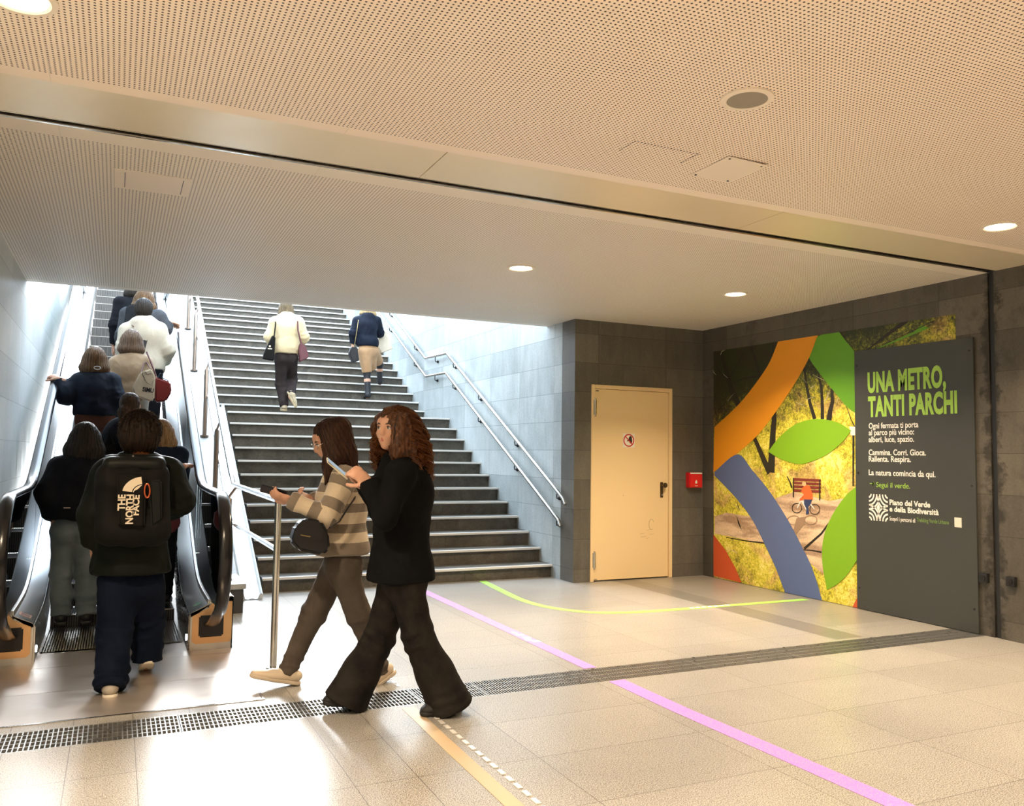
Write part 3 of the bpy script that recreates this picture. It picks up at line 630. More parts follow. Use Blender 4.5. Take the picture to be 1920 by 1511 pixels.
# ------------------------------------------------------------------ posters on the right wall
PX = XR-.004
def wp(px, py, x=PX):
    p = at(px, py, X=x); return (p.y, p.z)
def foliage_mat():
    m, nt, b = base('printed spring foliage', rough=.45)
    g = nt.nodes.new('ShaderNodeNewGeometry'); P = g.outputs['Position']
    n1 = noise(nt, 3.0, 3, P, .6, .6); n2 = noise(nt, 17, 6, P, .75, 1.5); n3 = noise(nt, 62, 4, P, .7, .4)
    sp = nt.nodes.new('ShaderNodeSeparateXYZ'); L(nt, P, sp.inputs[0])
    # shade of the wood at the far top of the picture, sunlit slope in its middle
    far = M_(nt, 'MULTIPLY', M_(nt, 'ADD', M_(nt, 'MULTIPLY', M_(nt, 'SUBTRACT', sp.outputs[2], 1.7), .9), M_(nt, 'MULTIPLY', M_(nt, 'SUBTRACT', sp.outputs[1], 7.0), .25)), .55)
    f = M_(nt, 'SUBTRACT', M_(nt, 'ADD', M_(nt, 'MULTIPLY', n2, .75), M_(nt, 'ADD', M_(nt, 'MULTIPLY', n3, .45), M_(nt, 'MULTIPLY', n1, .45))), M_(nt, 'MAXIMUM', far, -.05))
    c = ramp(nt, f, [(.56, (.025, .03, .008)), (.68, (.12, .13, .015)), (.78, (.40, .36, .03)), (.90, (.78, .68, .06)), (1.0, (.92, .84, .30))])
    e = ramp(nt, f, [(.56, (.03, .02, .01)), (.74, (.26, .15, .05)), (.94, (.75, .48, .20))])
    c = mixc(nt, ramp(nt, noise(nt, 2.2, 3, P, .6, .5), [(.52, 0.), (.62, .75)]), c, e)
    L(nt, c, b.inputs['Base Color']); return m
def path_mat():
    m, nt, b = base('printed sunlit path', rough=.45); g = nt.nodes.new('ShaderNodeNewGeometry'); P = g.outputs['Position']
    mp = nt.nodes.new('ShaderNodeMapping'); mp.inputs['Rotation'].default_value = (.8, 0, 0); mp.inputs['Scale'].default_value = (1, 1, 5); L(nt, P, mp.inputs[0])
    c = ramp(nt, noise(nt, 1.6, 4, mp.outputs[0], .6, .3), [(.38, (.40, .26, .17)), (.55, (.76, .56, .38)), (.75, (.84, .66, .46))])
    L(nt, mixc(nt, .5, c, ramp(nt, noise(nt, 60, 3, P, .6), [(.3, .3), (.7, .7)]), 'OVERLAY'), b.inputs['Base Color']); return m
MT['foliage'] = foliage_mat(); MT['path'] = path_mat()
mu = empty('park_poster', (XR, 7, 0), 'large park photo poster with orange, blue and green shapes on the right wall', 'poster')
Y_L, Y_S, Y_R, Z_T, Z_S = 7.955, 5.832, 4.77, 2.668, 2.44
o = [(Y_L, .004), (Y_L, Z_T), (Y_R, Z_T-.02), (Y_R, Z_S-.1), (Y_S-.05, Z_S-.1), (Y_S-.05, .004)]
MB().prism([(XR, a, b) for a, b in o], (-.003, 0, 0)).build('printed_sheet', MT['foliage'], mu)
lay = [0]
def flat(name, pts, mat, lab=None, zoff=None):
    """a printed area of the sheet; pts are pixels of the photograph or (y,z)"""
    lay[0] += 1; d = .0032+.00007*lay[0]
    q = [wp(*p) if p[0] > 100 else p for p in pts]
    q = [(min(max(a, Y_R if b > Z_S-.02 else Y_S-.04), Y_L), min(max(b, .005), Z_T-.001-(Y_L-a)*.006)) for a, b in q]
    o = MB().prism([(XR-d, a, b) for a, b in q], (-.00005, 0, 0)).build(name, mat, mu)
    if lab: o['label'] = lab
    return o
def Q(x, y): return (1340+x/2.798, 600+y/2.798)      # zoomed crop to photograph pixels
flat('path_area', [Q(*p) for p in ((330,930),(420,900),(600,950),(700,930),(740,900),(745,1000),(700,1100),(580,1340),(480,1260),(440,1200),(300,1180),(100,1140),(0,1120),(0,1030),(60,1010),(180,1030))], MT['path'])
bark = paint('printed dark bark', (.02, .016, .01), .5)
def trunk(pts, w):
    q = [wp(*Q(*p)) for p in pts]; L_, R_ = [], []
    for i, p in enumerate(q):
        a = q[max(i-1, 0)]; b = q[min(i+1, len(q)-1)]; t = Vector((b[0]-a[0], b[1]-a[1])).normalized(); ww = w*(.55+.45*i/(len(q)-1))
        L_.append((p[0]-t.y*ww, p[1]+t.x*ww)); R_.append((p[0]+t.y*ww, p[1]-t.x*ww))
    flat('tree_trunk', L_+R_[::-1], bark)
for pts, w in (([(30,170),(60,260),(85,360),(125,445),(160,520)], .05), ([(190,140),(215,210),(235,290),(240,330)], .028), ([(305,120),(308,170),(300,230)], .022), ([(95,330),(160,305),(235,295)], .012),
               ([(310,430),(312,520),(305,600),(300,700),(295,800)], .055), ([(200,600),(235,680),(265,750),(290,800)], .045), ([(468,235),(480,330),(498,430),(525,520)], .024),
               ([(545,290),(560,360),(565,450),(565,520)], .024), ([(615,360),(618,430),(605,480),(600,525)], .034), ([(0,230),(40,290),(90,330)], .012), ([(150,170),(120,230),(80,300)], .008),
               ([(0,490),(60,430),(110,400)], .01), ([(60,1140),(160,1158),(260,1170)], .008), ([(460,1205),(510,1208),(560,1218)], .008), ([(640,1010),(560,1120),(470,1200)], .014),
               ([(690,450),(715,520),(735,560)], .006), ([(380,820),(395,850),(405,880)], .012)): trunk(pts, w)
pale = paint('printed pale twig', (.48, .42, .30), .5)
rr = random.Random(5)
for k in range(26):
    x, y = rr.choice([(rr.uniform(0, 130), rr.uniform(170, 500)), (rr.uniform(10, 180), rr.uniform(900, 1120)), (rr.uniform(350, 720), rr.uniform(300, 480)), (rr.uniform(60, 120), rr.uniform(1100, 1350))])
    a = rr.uniform(-1.2, 1.2)+PI/2; l = rr.uniform(30, 90); q = [wp(*Q(x, y)), wp(*Q(x+l*math.cos(a)*.5+rr.uniform(-9, 9), y-l*math.sin(a)*.5)), wp(*Q(x+l*math.cos(a), y-l*math.sin(a)))]
    w = rr.uniform(.002, .0045); flat('twig', [(q[0][0], q[0][1]-w), (q[1][0], q[1][1]-w), (q[2][0], q[2][1]), (q[1][0]+w, q[1][1]+w), (q[0][0]+w, q[0][1]+w)], pale)
red_wood = paint('printed red bench wood', (.20, .03, .02), .5)
for a, b in ((828, 842), (848, 860), (866, 880), (886, 900)): flat('bench_slat', [Q(412, a), Q(558, a+7), Q(558, b+7), Q(412, b)], red_wood)
for x, y0, y1 in ((414, 828, 930), (552, 838, 945)): flat('bench_leg', [Q(x-3, y0), Q(x+3, y0), Q(x+3, y1), Q(x-3, y1)], bark)
shade = paint('printed brown cast shape', (.34, .22, .14), .6)
def ringp(cx, cy, rx, ry, w, mat, name):
    n = 22
    for i in range(n):
        a0, a1 = 2*PI*i/n, 2*PI*(i+1)/n
    pts = [Q(cx+rx*math.cos(t), cy+ry*math.sin(t)) for t in np.linspace(0, 2*PI, n+1)] + [Q(cx+(rx-w)*math.cos(t), cy+(ry-w)*math.sin(t)) for t in np.linspace(2*PI, 0, n+1)]
    flat(name, pts, mat)
ringp(415, 1050, 34, 26, 4, shade, 'print_shape'); ringp(505, 1048, 34, 26, 4, shade, 'print_shape'); flat('print_shape', [Q(430,1040), Q(480,1030), Q(470,1070), Q(430,1120), Q(415,1100)], shade)
ringp(432, 986, 27, 27, 3.5, bark, 'bicycle_wheel'); ringp(526, 993, 28, 28, 3.5, bark, 'bicycle_wheel')
flat('bicycle_frame', [Q(432,984), Q(450,945), Q(455,946), Q(500,955), Q(526,990), Q(522,993), Q(497,962), Q(490,1005), Q(485,1005), Q(455,952), Q(436,987)], paint('printed pale frame', (.75,.72,.68), .5))
flat('rider_trousers', [Q(470,935), Q(512,940), Q(505,965), Q(492,980), Q(497,1018), Q(480,1020), Q(482,990), Q(470,965)], paint('printed navy cloth', (.03,.05,.14), .5))
flat('rider_jacket', [Q(480,862), Q(500,872), Q(515,915), Q(515,942), Q(470,940), Q(448,950), Q(446,940), Q(470,915), Q(455,900), Q(462,880)], paint('printed orange cloth', (.80,.14,.03), .5))
flat('rider_head', [Q(460,852), Q(478,850), Q(483,866), Q(470,872), Q(460,866)], paint('printed straw hair', (.70,.50,.26), .5))
flat('lamp_post', [Q(724,600), Q(734,600), Q(730,870), Q(724,870)], bark); flat('lamp_head', [Q(708,558), Q(742,560), Q(738,605), Q(716,605)], paint('sign white', (0,)*3))
green = paint('poster green', (.21, .44, .012), .42); dgreen = paint('poster deep green', (.12, .34, .012), .42)
def arcpts(c, n=10):
    """smooth curve through given pixels"""
    o = []; P = [c[0]]+list(c)+[c[-1]]
    for i in range(1, len(P)-2):
        for t in np.linspace(0, 1, n, endpoint=False): o.append(tuple(.5*((2*P[i][k])+(-P[i-1][k]+P[i+1][k])*t+(2*P[i-1][k]-5*P[i][k]+4*P[i+1][k]-P[i+2][k])*t*t+(-P[i-1][k]+3*P[i][k]-3*P[i+1][k]+P[i+2][k])*t**3) for k in (0, 1)))
    return o+[c[-1]]
flat('green_leaf', arcpts([Q(*p) for p in ((282,690),(345,610),(430,545),(530,519),(640,535),(718,580))])+arcpts([Q(*p) for p in ((718,580),(670,640),(590,705),(500,745),(440,755),(350,730),(282,690))])[1:-1], green)
flat('green_leaf', arcpts([Q(*p) for p in ((755,865),(690,920),(620,1020),(575,1130),(565,1260),(590,1415))])+arcpts([Q(*p) for p in ((590,1415),(650,1380),(700,1330),(760,1240))])[1:], green)
flat('green_leaf', arcpts([Q(*p) for p in ((535,90),(505,150),(492,190),(560,290),(640,390),(700,460),(760,500))])+[Q(770,210), Q(735,165), Q(690,110), Q(655,60), Q(560,55)], dgreen)
flat('green_leaf', [(5.27, Z_S-.05), (5.17, 2.55), (5.10, 2.60), (5.02, 2.56), (4.90, Z_S-.05)], dgreen)
flat('orange_band', arcpts([Q(*p) for p in ((335,110),(285,230),(200,355),(120,450),(0,562))])+arcpts([Q(*p) for p in ((-6,800),(120,700),(230,600),(330,470),(430,320),(500,190),(545,70))])+[Q(345,80)], paint('poster orange', (.80, .31, .012), .42))
flat('blue_band', arcpts([Q(*p) for p in ((0,798),(120,705),(200,790),(290,900),(380,1040),(450,1170),(520,1320),(570,1490))])+arcpts([Q(*p) for p in ((380,1460),(330,1320),(270,1190),(200,1050),(110,930),(0,815))]), paint('poster blue', (.10, .15, .33), .42))
flat('red_corner', [Q(-5,1125), Q(60,1210), Q(110,1300), Q(142,1378), Q(-5,1340)], paint('poster red', (.62, .10, .03), .42))
flat('red_corner', [Q(757,1440), Q(725,1510), Q(757,1530)], paint('poster red', (0,)*3))
# dark pieces of wood in the top strip
flat('tree_trunk', [(5.32, Z_S-.05), (5.32, 2.66), (5.22, 2.66), (5.22, Z_S-.05)], bark); flat('tree_trunk', [(5.05, Z_S-.05), (4.98, 2.62), (4.95, 2.62), (5.02, Z_S-.05)], bark)

pp = empty('text_panel', (XR, 5.2, 0), 'tall dark grey campaign panel with green and white lettering', 'poster')
TX = XR-.022
pan = MB().prism([(XR-.004, Y_S, .006), (XR-.004, Y_S, 2.443), (XR-.004, 4.600, 2.428), (XR-.004, 4.600, .006)], (-.018, 0, 0)).build('board', paint('panel charcoal', (.050, .052, .046), .42), pp)
m = MB()
for a, b in ((Y_S-.03, 2.3), (Y_S-.03, 1.28), (Y_S-.03, .2), (4.635, 2.32), (4.635, 1.2), (4.635, .2)):
    MB().tube([(TX, a, b), (TX-.003, a, b)], .009, 12).build('screw', MT['black'], pp, True)
RT = Matrix(((0, 0, -1), (-1, 0, 0), (0, 1, 0)))      # text x -> -Y, y -> Z, facing -X
def wtext(body, px0, py0, px1, cap, mat, name, bold=0.0):
    """line of lettering: baseline start pixel, end pixel for its width, capital height in metres"""
    a = at(px0, py0, X=TX-.001); b = at(px1, py0, X=TX-.001); want = a.y-b.y
    o = text_mesh(body, cap/.70, Vector((TX-.0012, a.y, a.z)), RT, mat, name, pp, bold=bold, space=1.0+bold*6)
    if name == 'headline':
        zt = sorted(v.co.z for v in o.data.vertices)[-8]
        for v in o.data.vertices: v.co.z = a.z+(v.co.z-a.z)*cap/(zt-a.z)
    ys = [v.co.y for v in o.data.vertices]; w = max(ys)-min(ys); k = want/w; y0 = max(ys)
    for v in o.data.vertices: v.co.y = a.y-(y0-v.co.y)*k
    return o
lime = paint('panel lime', (.36, .62, .09), .45); wht = paint('panel white', (.88, .86, .80), .45)
wtext('UNA METRO,', 1627, 735, 1774, .185, lime, 'headline', .012)
wtext('TANTI PARCHI', 1628, 780, 1795, .185, lime, 'headline', .012)
for s_, y, x1 in (('Ogni fermata ti porta', 803.5, 1722), ('al parco più vicino:', 816, 1714), ('alberi, luce, spazio.', 829, 1714), ('Cammina. Corri. Gioca.', 853, 1736), ('Rallenta. Respira.', 865, 1708), ('La natura comincia da qui.', 890.5, 1754)):
    wtext(s_, 1629, y, x1, .052, wht, 'body_text', .0012)
wtext('Segui il verde.', 1643, 913, 1706, .047, lime, 'link_text')
p0 = at(1631, 908, X=TX); ay, az = p0.y, p0.z+.008
m = MB()
for q in ([(ay, az-.003), (ay, az+.003), (ay-.055, az+.003), (ay-.055, az-.003)], [(ay-.035, az+.022), (ay-.031, az+.024), (ay-.058, az), (ay-.031, az-.024), (ay-.035, az-.022), (ay-.050, az)]): m.prism([(TX-.001, a, b) for a, b in q], (-.0006, 0, 0))
m.build('arrow', lime, pp)
wtext('Piano del Verde', 1668, 946, 1744, .047, wht, 'plan_title', .002); wtext('e della Biodiversità', 1668, 958.5, 1760, .047, wht, 'plan_title', .002)
wtext('Scopri i percorsi di', 1668, 975.5, 1716, .036, wht, 'small_text', .0005); wtext('Trekking Verde Urbano', 1719, 978, 1779, .036, paint('panel dim lime', (.20, .33, .08), .5), 'small_text')
# woven arcs emblem
lg = at(1630, 975, X=TX); e0 = (lg.y, lg.z); sz = .245
m = MB(); n = 0
for (cx_, cy_, a0) in ((0, 0, 0), (1, 0, PI/2), (1, 1, PI), (0, 1, 3*PI/2)):
    for r in (.12, .27, .42, .57):
        A = np.linspace(a0+(.12 if r > .5 else 0), a0+PI/2-(.12 if r > .5 else 0), 10); w = .034
        for t0, t1 in zip(A, A[1:]):
            q = [(cx_+(r+dr)*math.cos(t), cy_+(r+dr)*math.sin(t)) for t, dr in ((t0, -w), (t0, w), (t1, w), (t1, -w))]
            m.prism([(TX-.001, e0[0]-a*sz*.86, e0[1]+b*sz) for a, b in q], (-.0006, 0, 0))
m.prism([(TX-.0012, e0[0]-a*sz*.86, e0[1]+b*sz) for a, b in ((.5, .36), (.6, .5), (.5, .64), (.4, .5))], (-.0006, 0, 0))
m.build('emblem', wht, pp)
q0, q1 = at(1790, 988, X=TX), at(1803, 971, X=TX)
MB().box((TX-.0016, q1.y, q0.z), (TX, q0.y, q1.z), .0).build('white_square', paint('sticker cream', (.74, .70, .60), .5), pp)
# ------------------------------------------------------------------ soft solid modelling for people
class Soft:
    """smooth union of tapered limbs and ellipsoids, meshed with surface nets"""
    def __init__(s, k=.012): s.p = []; s.k = k; s.clip = {}; s.planes = []; s.tagv = []
    def limb(s, a, b, ra, rb=None, side=None, flat=1.0, cap0=False, cap1=False, t=0):
        s.p.append(('c', np.array(a, float), np.array(b, float), ra, rb if rb is not None else ra, None if side is None else np.array(side, float), flat, cap0, cap1, t)); return s
    def chain(s, pts, rad, side=None, flat=1.0, cap0=False, cap1=False, t=0):
        n = len(pts)-1
        for i in range(n):
            f = flat[i] if hasattr(flat, '__len__') else flat
            s.limb(pts[i], pts[i+1], rad[i], rad[i+1], side, f, cap0 and i == 0, cap1 and i == n-1, t)
        return s
    def ball(s, c, r, R=None, t=0):
        """ellipsoid, r = 3 radii, R = 3x3 rows are its axes"""
        r = np.array(r if hasattr(r, '__len__') else (r,)*3, float); s.p.append(('e', np.array(c, float), r, np.eye(3) if R is None else np.array(R, float), t)); return s
    def cut(s, p, n): s.planes.append((np.array(p, float), np.array(n, float)/np.linalg.norm(n))); return s
    def carve(s, c, r, R=None): s.p.append(('x', np.array(c, float), np.array(r, float), np.eye(3) if R is None else np.array(R, float), 0)); return s
    @staticmethod
    def dist(q, P):
        if q[0] == 'c':
            _, a, b, ra, rb, side, flat, c0, c1, t = q
            ax = b-a; Ln = np.linalg.norm(ax)+1e-9; ax = ax/Ln; d = P-a
            y = d@ax
            if flat != 1.0 or side is not None:
                u = side-ax*(side@ax); u = u/(np.linalg.norm(u)+1e-9); v = np.cross(ax, u); x = np.sqrt((d@u)**2+((d@v)/flat)**2)
            else: x = np.sqrt(np.maximum((d*d).sum(-1)-y*y, 0))
            bb = (ra-rb)/Ln
            if abs(bb) > .98: bb = math.copysign(.98, bb)
            aa = math.sqrt(1-bb*bb); k = y*aa-x*bb*1.0
            k = (-bb*x+aa*y)
            d1 = np.sqrt(x*x+y*y)-ra; d2 = np.sqrt(x*x+(y-Ln)**2)-rb; d3 = x*aa+y*bb-ra
            D = np.where(k < 0, d1, np.where(k > aa*Ln, d2, d3))*min(1.0, max(flat, .6))
            if c0: D = np.maximum(D, -y)
            if c1: D = np.maximum(D, y-Ln)
            return D
        _, c, r, R, t = q; l = (P-c)@R.T; m = np.linalg.norm(l/r, axis=-1); g = np.linalg.norm(l/(r*r), axis=-1)+1e-9
        return m*(m-1)/g
    def bounds(s, q):
        if q[0] == 'c':
            _, a, b, ra, rb, side, flat, *_r = q; m = max(1, flat); return np.minimum(a-ra*m, b-rb*m), np.maximum(a+ra*m, b+rb*m)
        r = q[2].max(); return q[1]-r, q[1]+r
    def mesh(s, h, disp=None):
        bs = [s.bounds(q) for q in s.p if q[0] != 'x']; lo = np.min([b[0] for b in bs], 0)-3*h-.01; hi = np.max([b[1] for b in bs], 0)+3*h+.01
        n = np.ceil((hi-lo)/h).astype(int)+1; ax = [lo[i]+h*np.arange(n[i]) for i in range(3)]
        E = np.zeros(n, np.float64); T = np.zeros(n, np.float32); TB = np.zeros(n, np.float32); mar = s.k*7+h
        for iq, q in enumerate(s.p):
            if q[0] == 'x': continue
            b0, b1 = s.bounds(q); i0 = np.maximum(np.floor((b0-mar-lo)/h).astype(int), 0); i1 = np.minimum(np.ceil((b1+mar-lo)/h).astype(int)+1, n)
            sl = tuple(slice(a, b) for a, b in zip(i0, i1)); G = np.stack(np.meshgrid(*[ax[i][i0[i]:i1[i]] for i in range(3)], indexing='ij'), -1)
            dq = s.dist(q, G)
            if iq in s.clip: dq = np.maximum(dq, (G-s.clip[iq][0])@s.clip[iq][1])
            e = np.exp(np.clip(-dq/s.k, -30, 40)); E[sl] += e
            if s.tagv: u = TB[sl] < e; T[sl] = np.where(u, q[-1], T[sl]); TB[sl] = np.maximum(TB[sl], e)
        D = -s.k*np.log(E+1e-13)
        for q in s.p:
            if q[0] != 'x': continue
            b0, b1 = s.bounds(q); i0 = np.maximum(np.floor((b0-2*h-lo)/h).astype(int), 0); i1 = np.minimum(np.ceil((b1+2*h-lo)/h).astype(int)+1, n)
            if (i1 <= i0).any(): continue
            sl = tuple(slice(a, b) for a, b in zip(i0, i1)); G = np.stack(np.meshgrid(*[ax[i][i0[i]:i1[i]] for i in range(3)], indexing='ij'), -1)
            D[sl] = np.maximum(D[sl], -s.dist(('e',)+q[1:], G))
        if s.planes:
            G = np.stack(np.meshgrid(*ax, indexing='ij'), -1)
            for p, nn in s.planes: D = np.maximum(D, (G-p)@nn)
        neg = D < 0
        # surface nets
        c = np.zeros(tuple(n-1), np.int8); cor = [(i, j, k) for i in (0, 1) for j in (0, 1) for k in (0, 1)]
        sub = lambda A, o: A[o[0]:A.shape[0]-1+o[0], o[1]:A.shape[1]-1+o[1], o[2]:A.shape[2]-1+o[2]]
        for o in cor: c += sub(neg, o)
        act = (c > 0) & (c < 8); idx = np.argwhere(act); vid = -np.ones(act.shape, np.int64); vid[act] = np.arange(len(idx))
        acc = np.zeros((len(idx), 3)); cnt = np.zeros(len(idx)); I = idx
        for a in range(8):
            for d in range(3):
                o = cor[a]
                if o[d]: continue
                o2 = list(o); o2[d] = 1; va = D[I[:, 0]+o[0], I[:, 1]+o[1], I[:, 2]+o[2]]; vb = D[I[:, 0]+o2[0], I[:, 1]+o2[1], I[:, 2]+o2[2]]
                x = (va < 0) != (vb < 0); t = np.where(x, va/(np.where(x, va-vb, 1)), 0); p = np.zeros((len(idx), 3)); p += o; p[:, d] += t
                acc[x] += p[x]; cnt[x] += 1
        V = lo+h*(idx+acc/np.maximum(cnt, 1)[:, None]); F = []
        for d in range(3):
            e, f = (d+1) % 3, (d+2) % 3; A = neg; B = np.roll(neg, -1, d); x = A != B
            sl = [slice(1, -1)]*3; sl[d] = slice(0, -1); ii = np.argwhere(x[tuple(sl)]); off = np.array([1, 1, 1]); off[d] = 0; ii = ii+off
            q = []
            for de, df in ((0, 0), (-1, 0), (-1, -1), (0, -1)):
                m = ii.copy(); m[:, e] += de; m[:, f] += df; q.append(vid[m[:, 0], m[:, 1], m[:, 2]])
            q = np.stack(q, 1); inside = A[ii[:, 0], ii[:, 1], ii[:, 2]]; q[~inside] = q[~inside][:, ::-1]; F.append(q[(q >= 0).all(1)])
        F = np.concatenate(F); s.vt = None
        if s.tagv: s.vt = T[idx[:, 0], idx[:, 1], idx[:, 2]]
        return V, F
def vnormals(V, F):
    N = np.zeros_like(V); fn = np.cross(V[F[:, 2]]-V[F[:, 0]], V[F[:, 3]]-V[F[:, 1]])
    for k in range(4): np.add.at(N, F[:, k], fn)
    return N/(np.linalg.norm(N, axis=1)[:, None]+1e-12)
def relax(V, F, it=2, f=.5):
    for _ in range(it):
        A = np.zeros_like(V); c = np.zeros(len(V))
        for a, b in ((0, 1), (1, 2), (2, 3), (3, 0)):
            np.add.at(A, F[:, a], V[F[:, b]]); np.add.at(A, F[:, b], V[F[:, a]]); np.add.at(c, F[:, a], 1); np.add.at(c, F[:, b], 1)
        V = V*(1-f)+f*A/np.maximum(c, 1)[:, None]
    return V
def wav(V, freq, seed, st=(1, 1, 1)):
    """smooth wandering noise about -1..1"""
    r = np.random.default_rng(seed); P = V*np.array(st)*freq; o = 0
    for k in range(6):
        d = r.normal(size=3); d /= np.linalg.norm(d); e = r.normal(size=3); o = o+np.sin(P@d*(1+.35*k)+r.uniform(0, 6)+1.3*np.sin(P@e*.6+r.uniform(0, 6)))
    return o/3.2
def to_obj(V, F, name, mat, parent=None, attr=None, T=None, mi=None):
    me = bpy.data.meshes.new(name)
    if T is not None: V = V@T[0].T+T[1]
    me.from_pydata(V.tolist(), [], F.tolist()); me.polygons.foreach_set('use_smooth', [True]*len(me.polygons))
    for m in (mat if isinstance(mat, (list, tuple)) else [mat]): me.materials.append(m)
    if mi is not None: me.polygons.foreach_set('material_index', mi)
    if attr is not None:
        a = me.attributes.new('stripe', 'FLOAT', 'POINT'); a.data.foreach_set('value', attr.astype(np.float32))
    me.update(); o = bpy.data.objects.new(name, me); COL.objects.link(o)
    if parent is not None: setparent(o, parent)
    return o
def unit(v): v = np.array(v, float); return v/(np.linalg.norm(v)+1e-9)
def lerp(a, b, t): return np.array(a, float)*(1-t)+np.array(b, float)*t
def cloth_mat(name, col, col2=None, rough=.85, scale=260, bumps=.25, sheen=None):
    m, nt, b = base(name, col, rough, spec=.25 if sum(col) > .3 else .10); t = nt.nodes.new('ShaderNodeTexCoord')
    n = noise(nt, scale, 2, t.outputs['Object'], .6); n2 = noise(nt, 7, 4, t.outputs['Object'], .6)
    c = mixc(nt, ramp(nt, n2, [(.35, 0.), (.7, 1.)]), col, col2 or tuple(x*.72 for x in col)); L(nt, mixc(nt, .3, c, ramp(nt, n, [(.3, .3), (.7, .7)]), 'OVERLAY'), b.inputs['Base Color'])
    b.inputs['Sheen Weight'].default_value = (0.0 if sum(col) < .3 else .12) if sheen is None else sheen; b.inputs['Sheen Roughness'].default_value = .5; bump(nt, b, n, bumps, .002); return m
def skin_mat(name, c):
    m, nt, b = base(name, c, .5, spec=.4); b.inputs['Subsurface Weight'].default_value = .12; b.inputs['Subsurface Radius'].default_value = (.01, .004, .002)
    t = nt.nodes.new('ShaderNodeTexCoord'); L(nt, mixc(nt, ramp(nt, noise(nt, 14, 3, t.outputs['Object']), [(.4, 0.), (.7, .5)]), c, (c[0]*.95, c[1]*.78, c[2]*.72)), b.inputs['Base Color']); return m
def hair_mat(name, c, c2, rough=.5):
    m, nt, b = base(name, c, rough, spec=.25); t = nt.nodes.new('ShaderNodeTexCoord'); mp = nt.nodes.new('ShaderNodeMapping'); mp.inputs['Scale'].default_value = (90, 90, 5); L(nt, t.outputs['Object'], mp.inputs[0])
    n = noise(nt, 1, 4, mp.outputs[0], .6, .6); L(nt, ramp(nt, n, [(.35, c), (.7, c2)]), b.inputs['Base Color']); bump(nt, b, n, .5, .004)
    b.inputs['Sheen Weight'].default_value = .04; b.inputs['Sheen Tint'].default_value = (1, .8, .6, 1); b.inputs['Sheen Roughness'].default_value = .3; return m
def strand_mat(src, name, c):
    """thin hair lets light through from behind"""
    m = src.copy(); m.name = name; nt = m.node_tree; b = nt.nodes['Principled BSDF']; o = nt.nodes['Material Output']
    t = nt.nodes.new('ShaderNodeBsdfTranslucent'); t.inputs[0].default_value = (*c, 1); x = nt.nodes.new('ShaderNodeMixShader'); x.inputs[0].default_value = .42
    L(nt, b.outputs[0], x.inputs[1]); L(nt, t.outputs[0], x.inputs[2]); L(nt, x.outputs[0], o.inputs[0]); return m
SKIN = skin_mat('light skin', (.62, .36, .25))

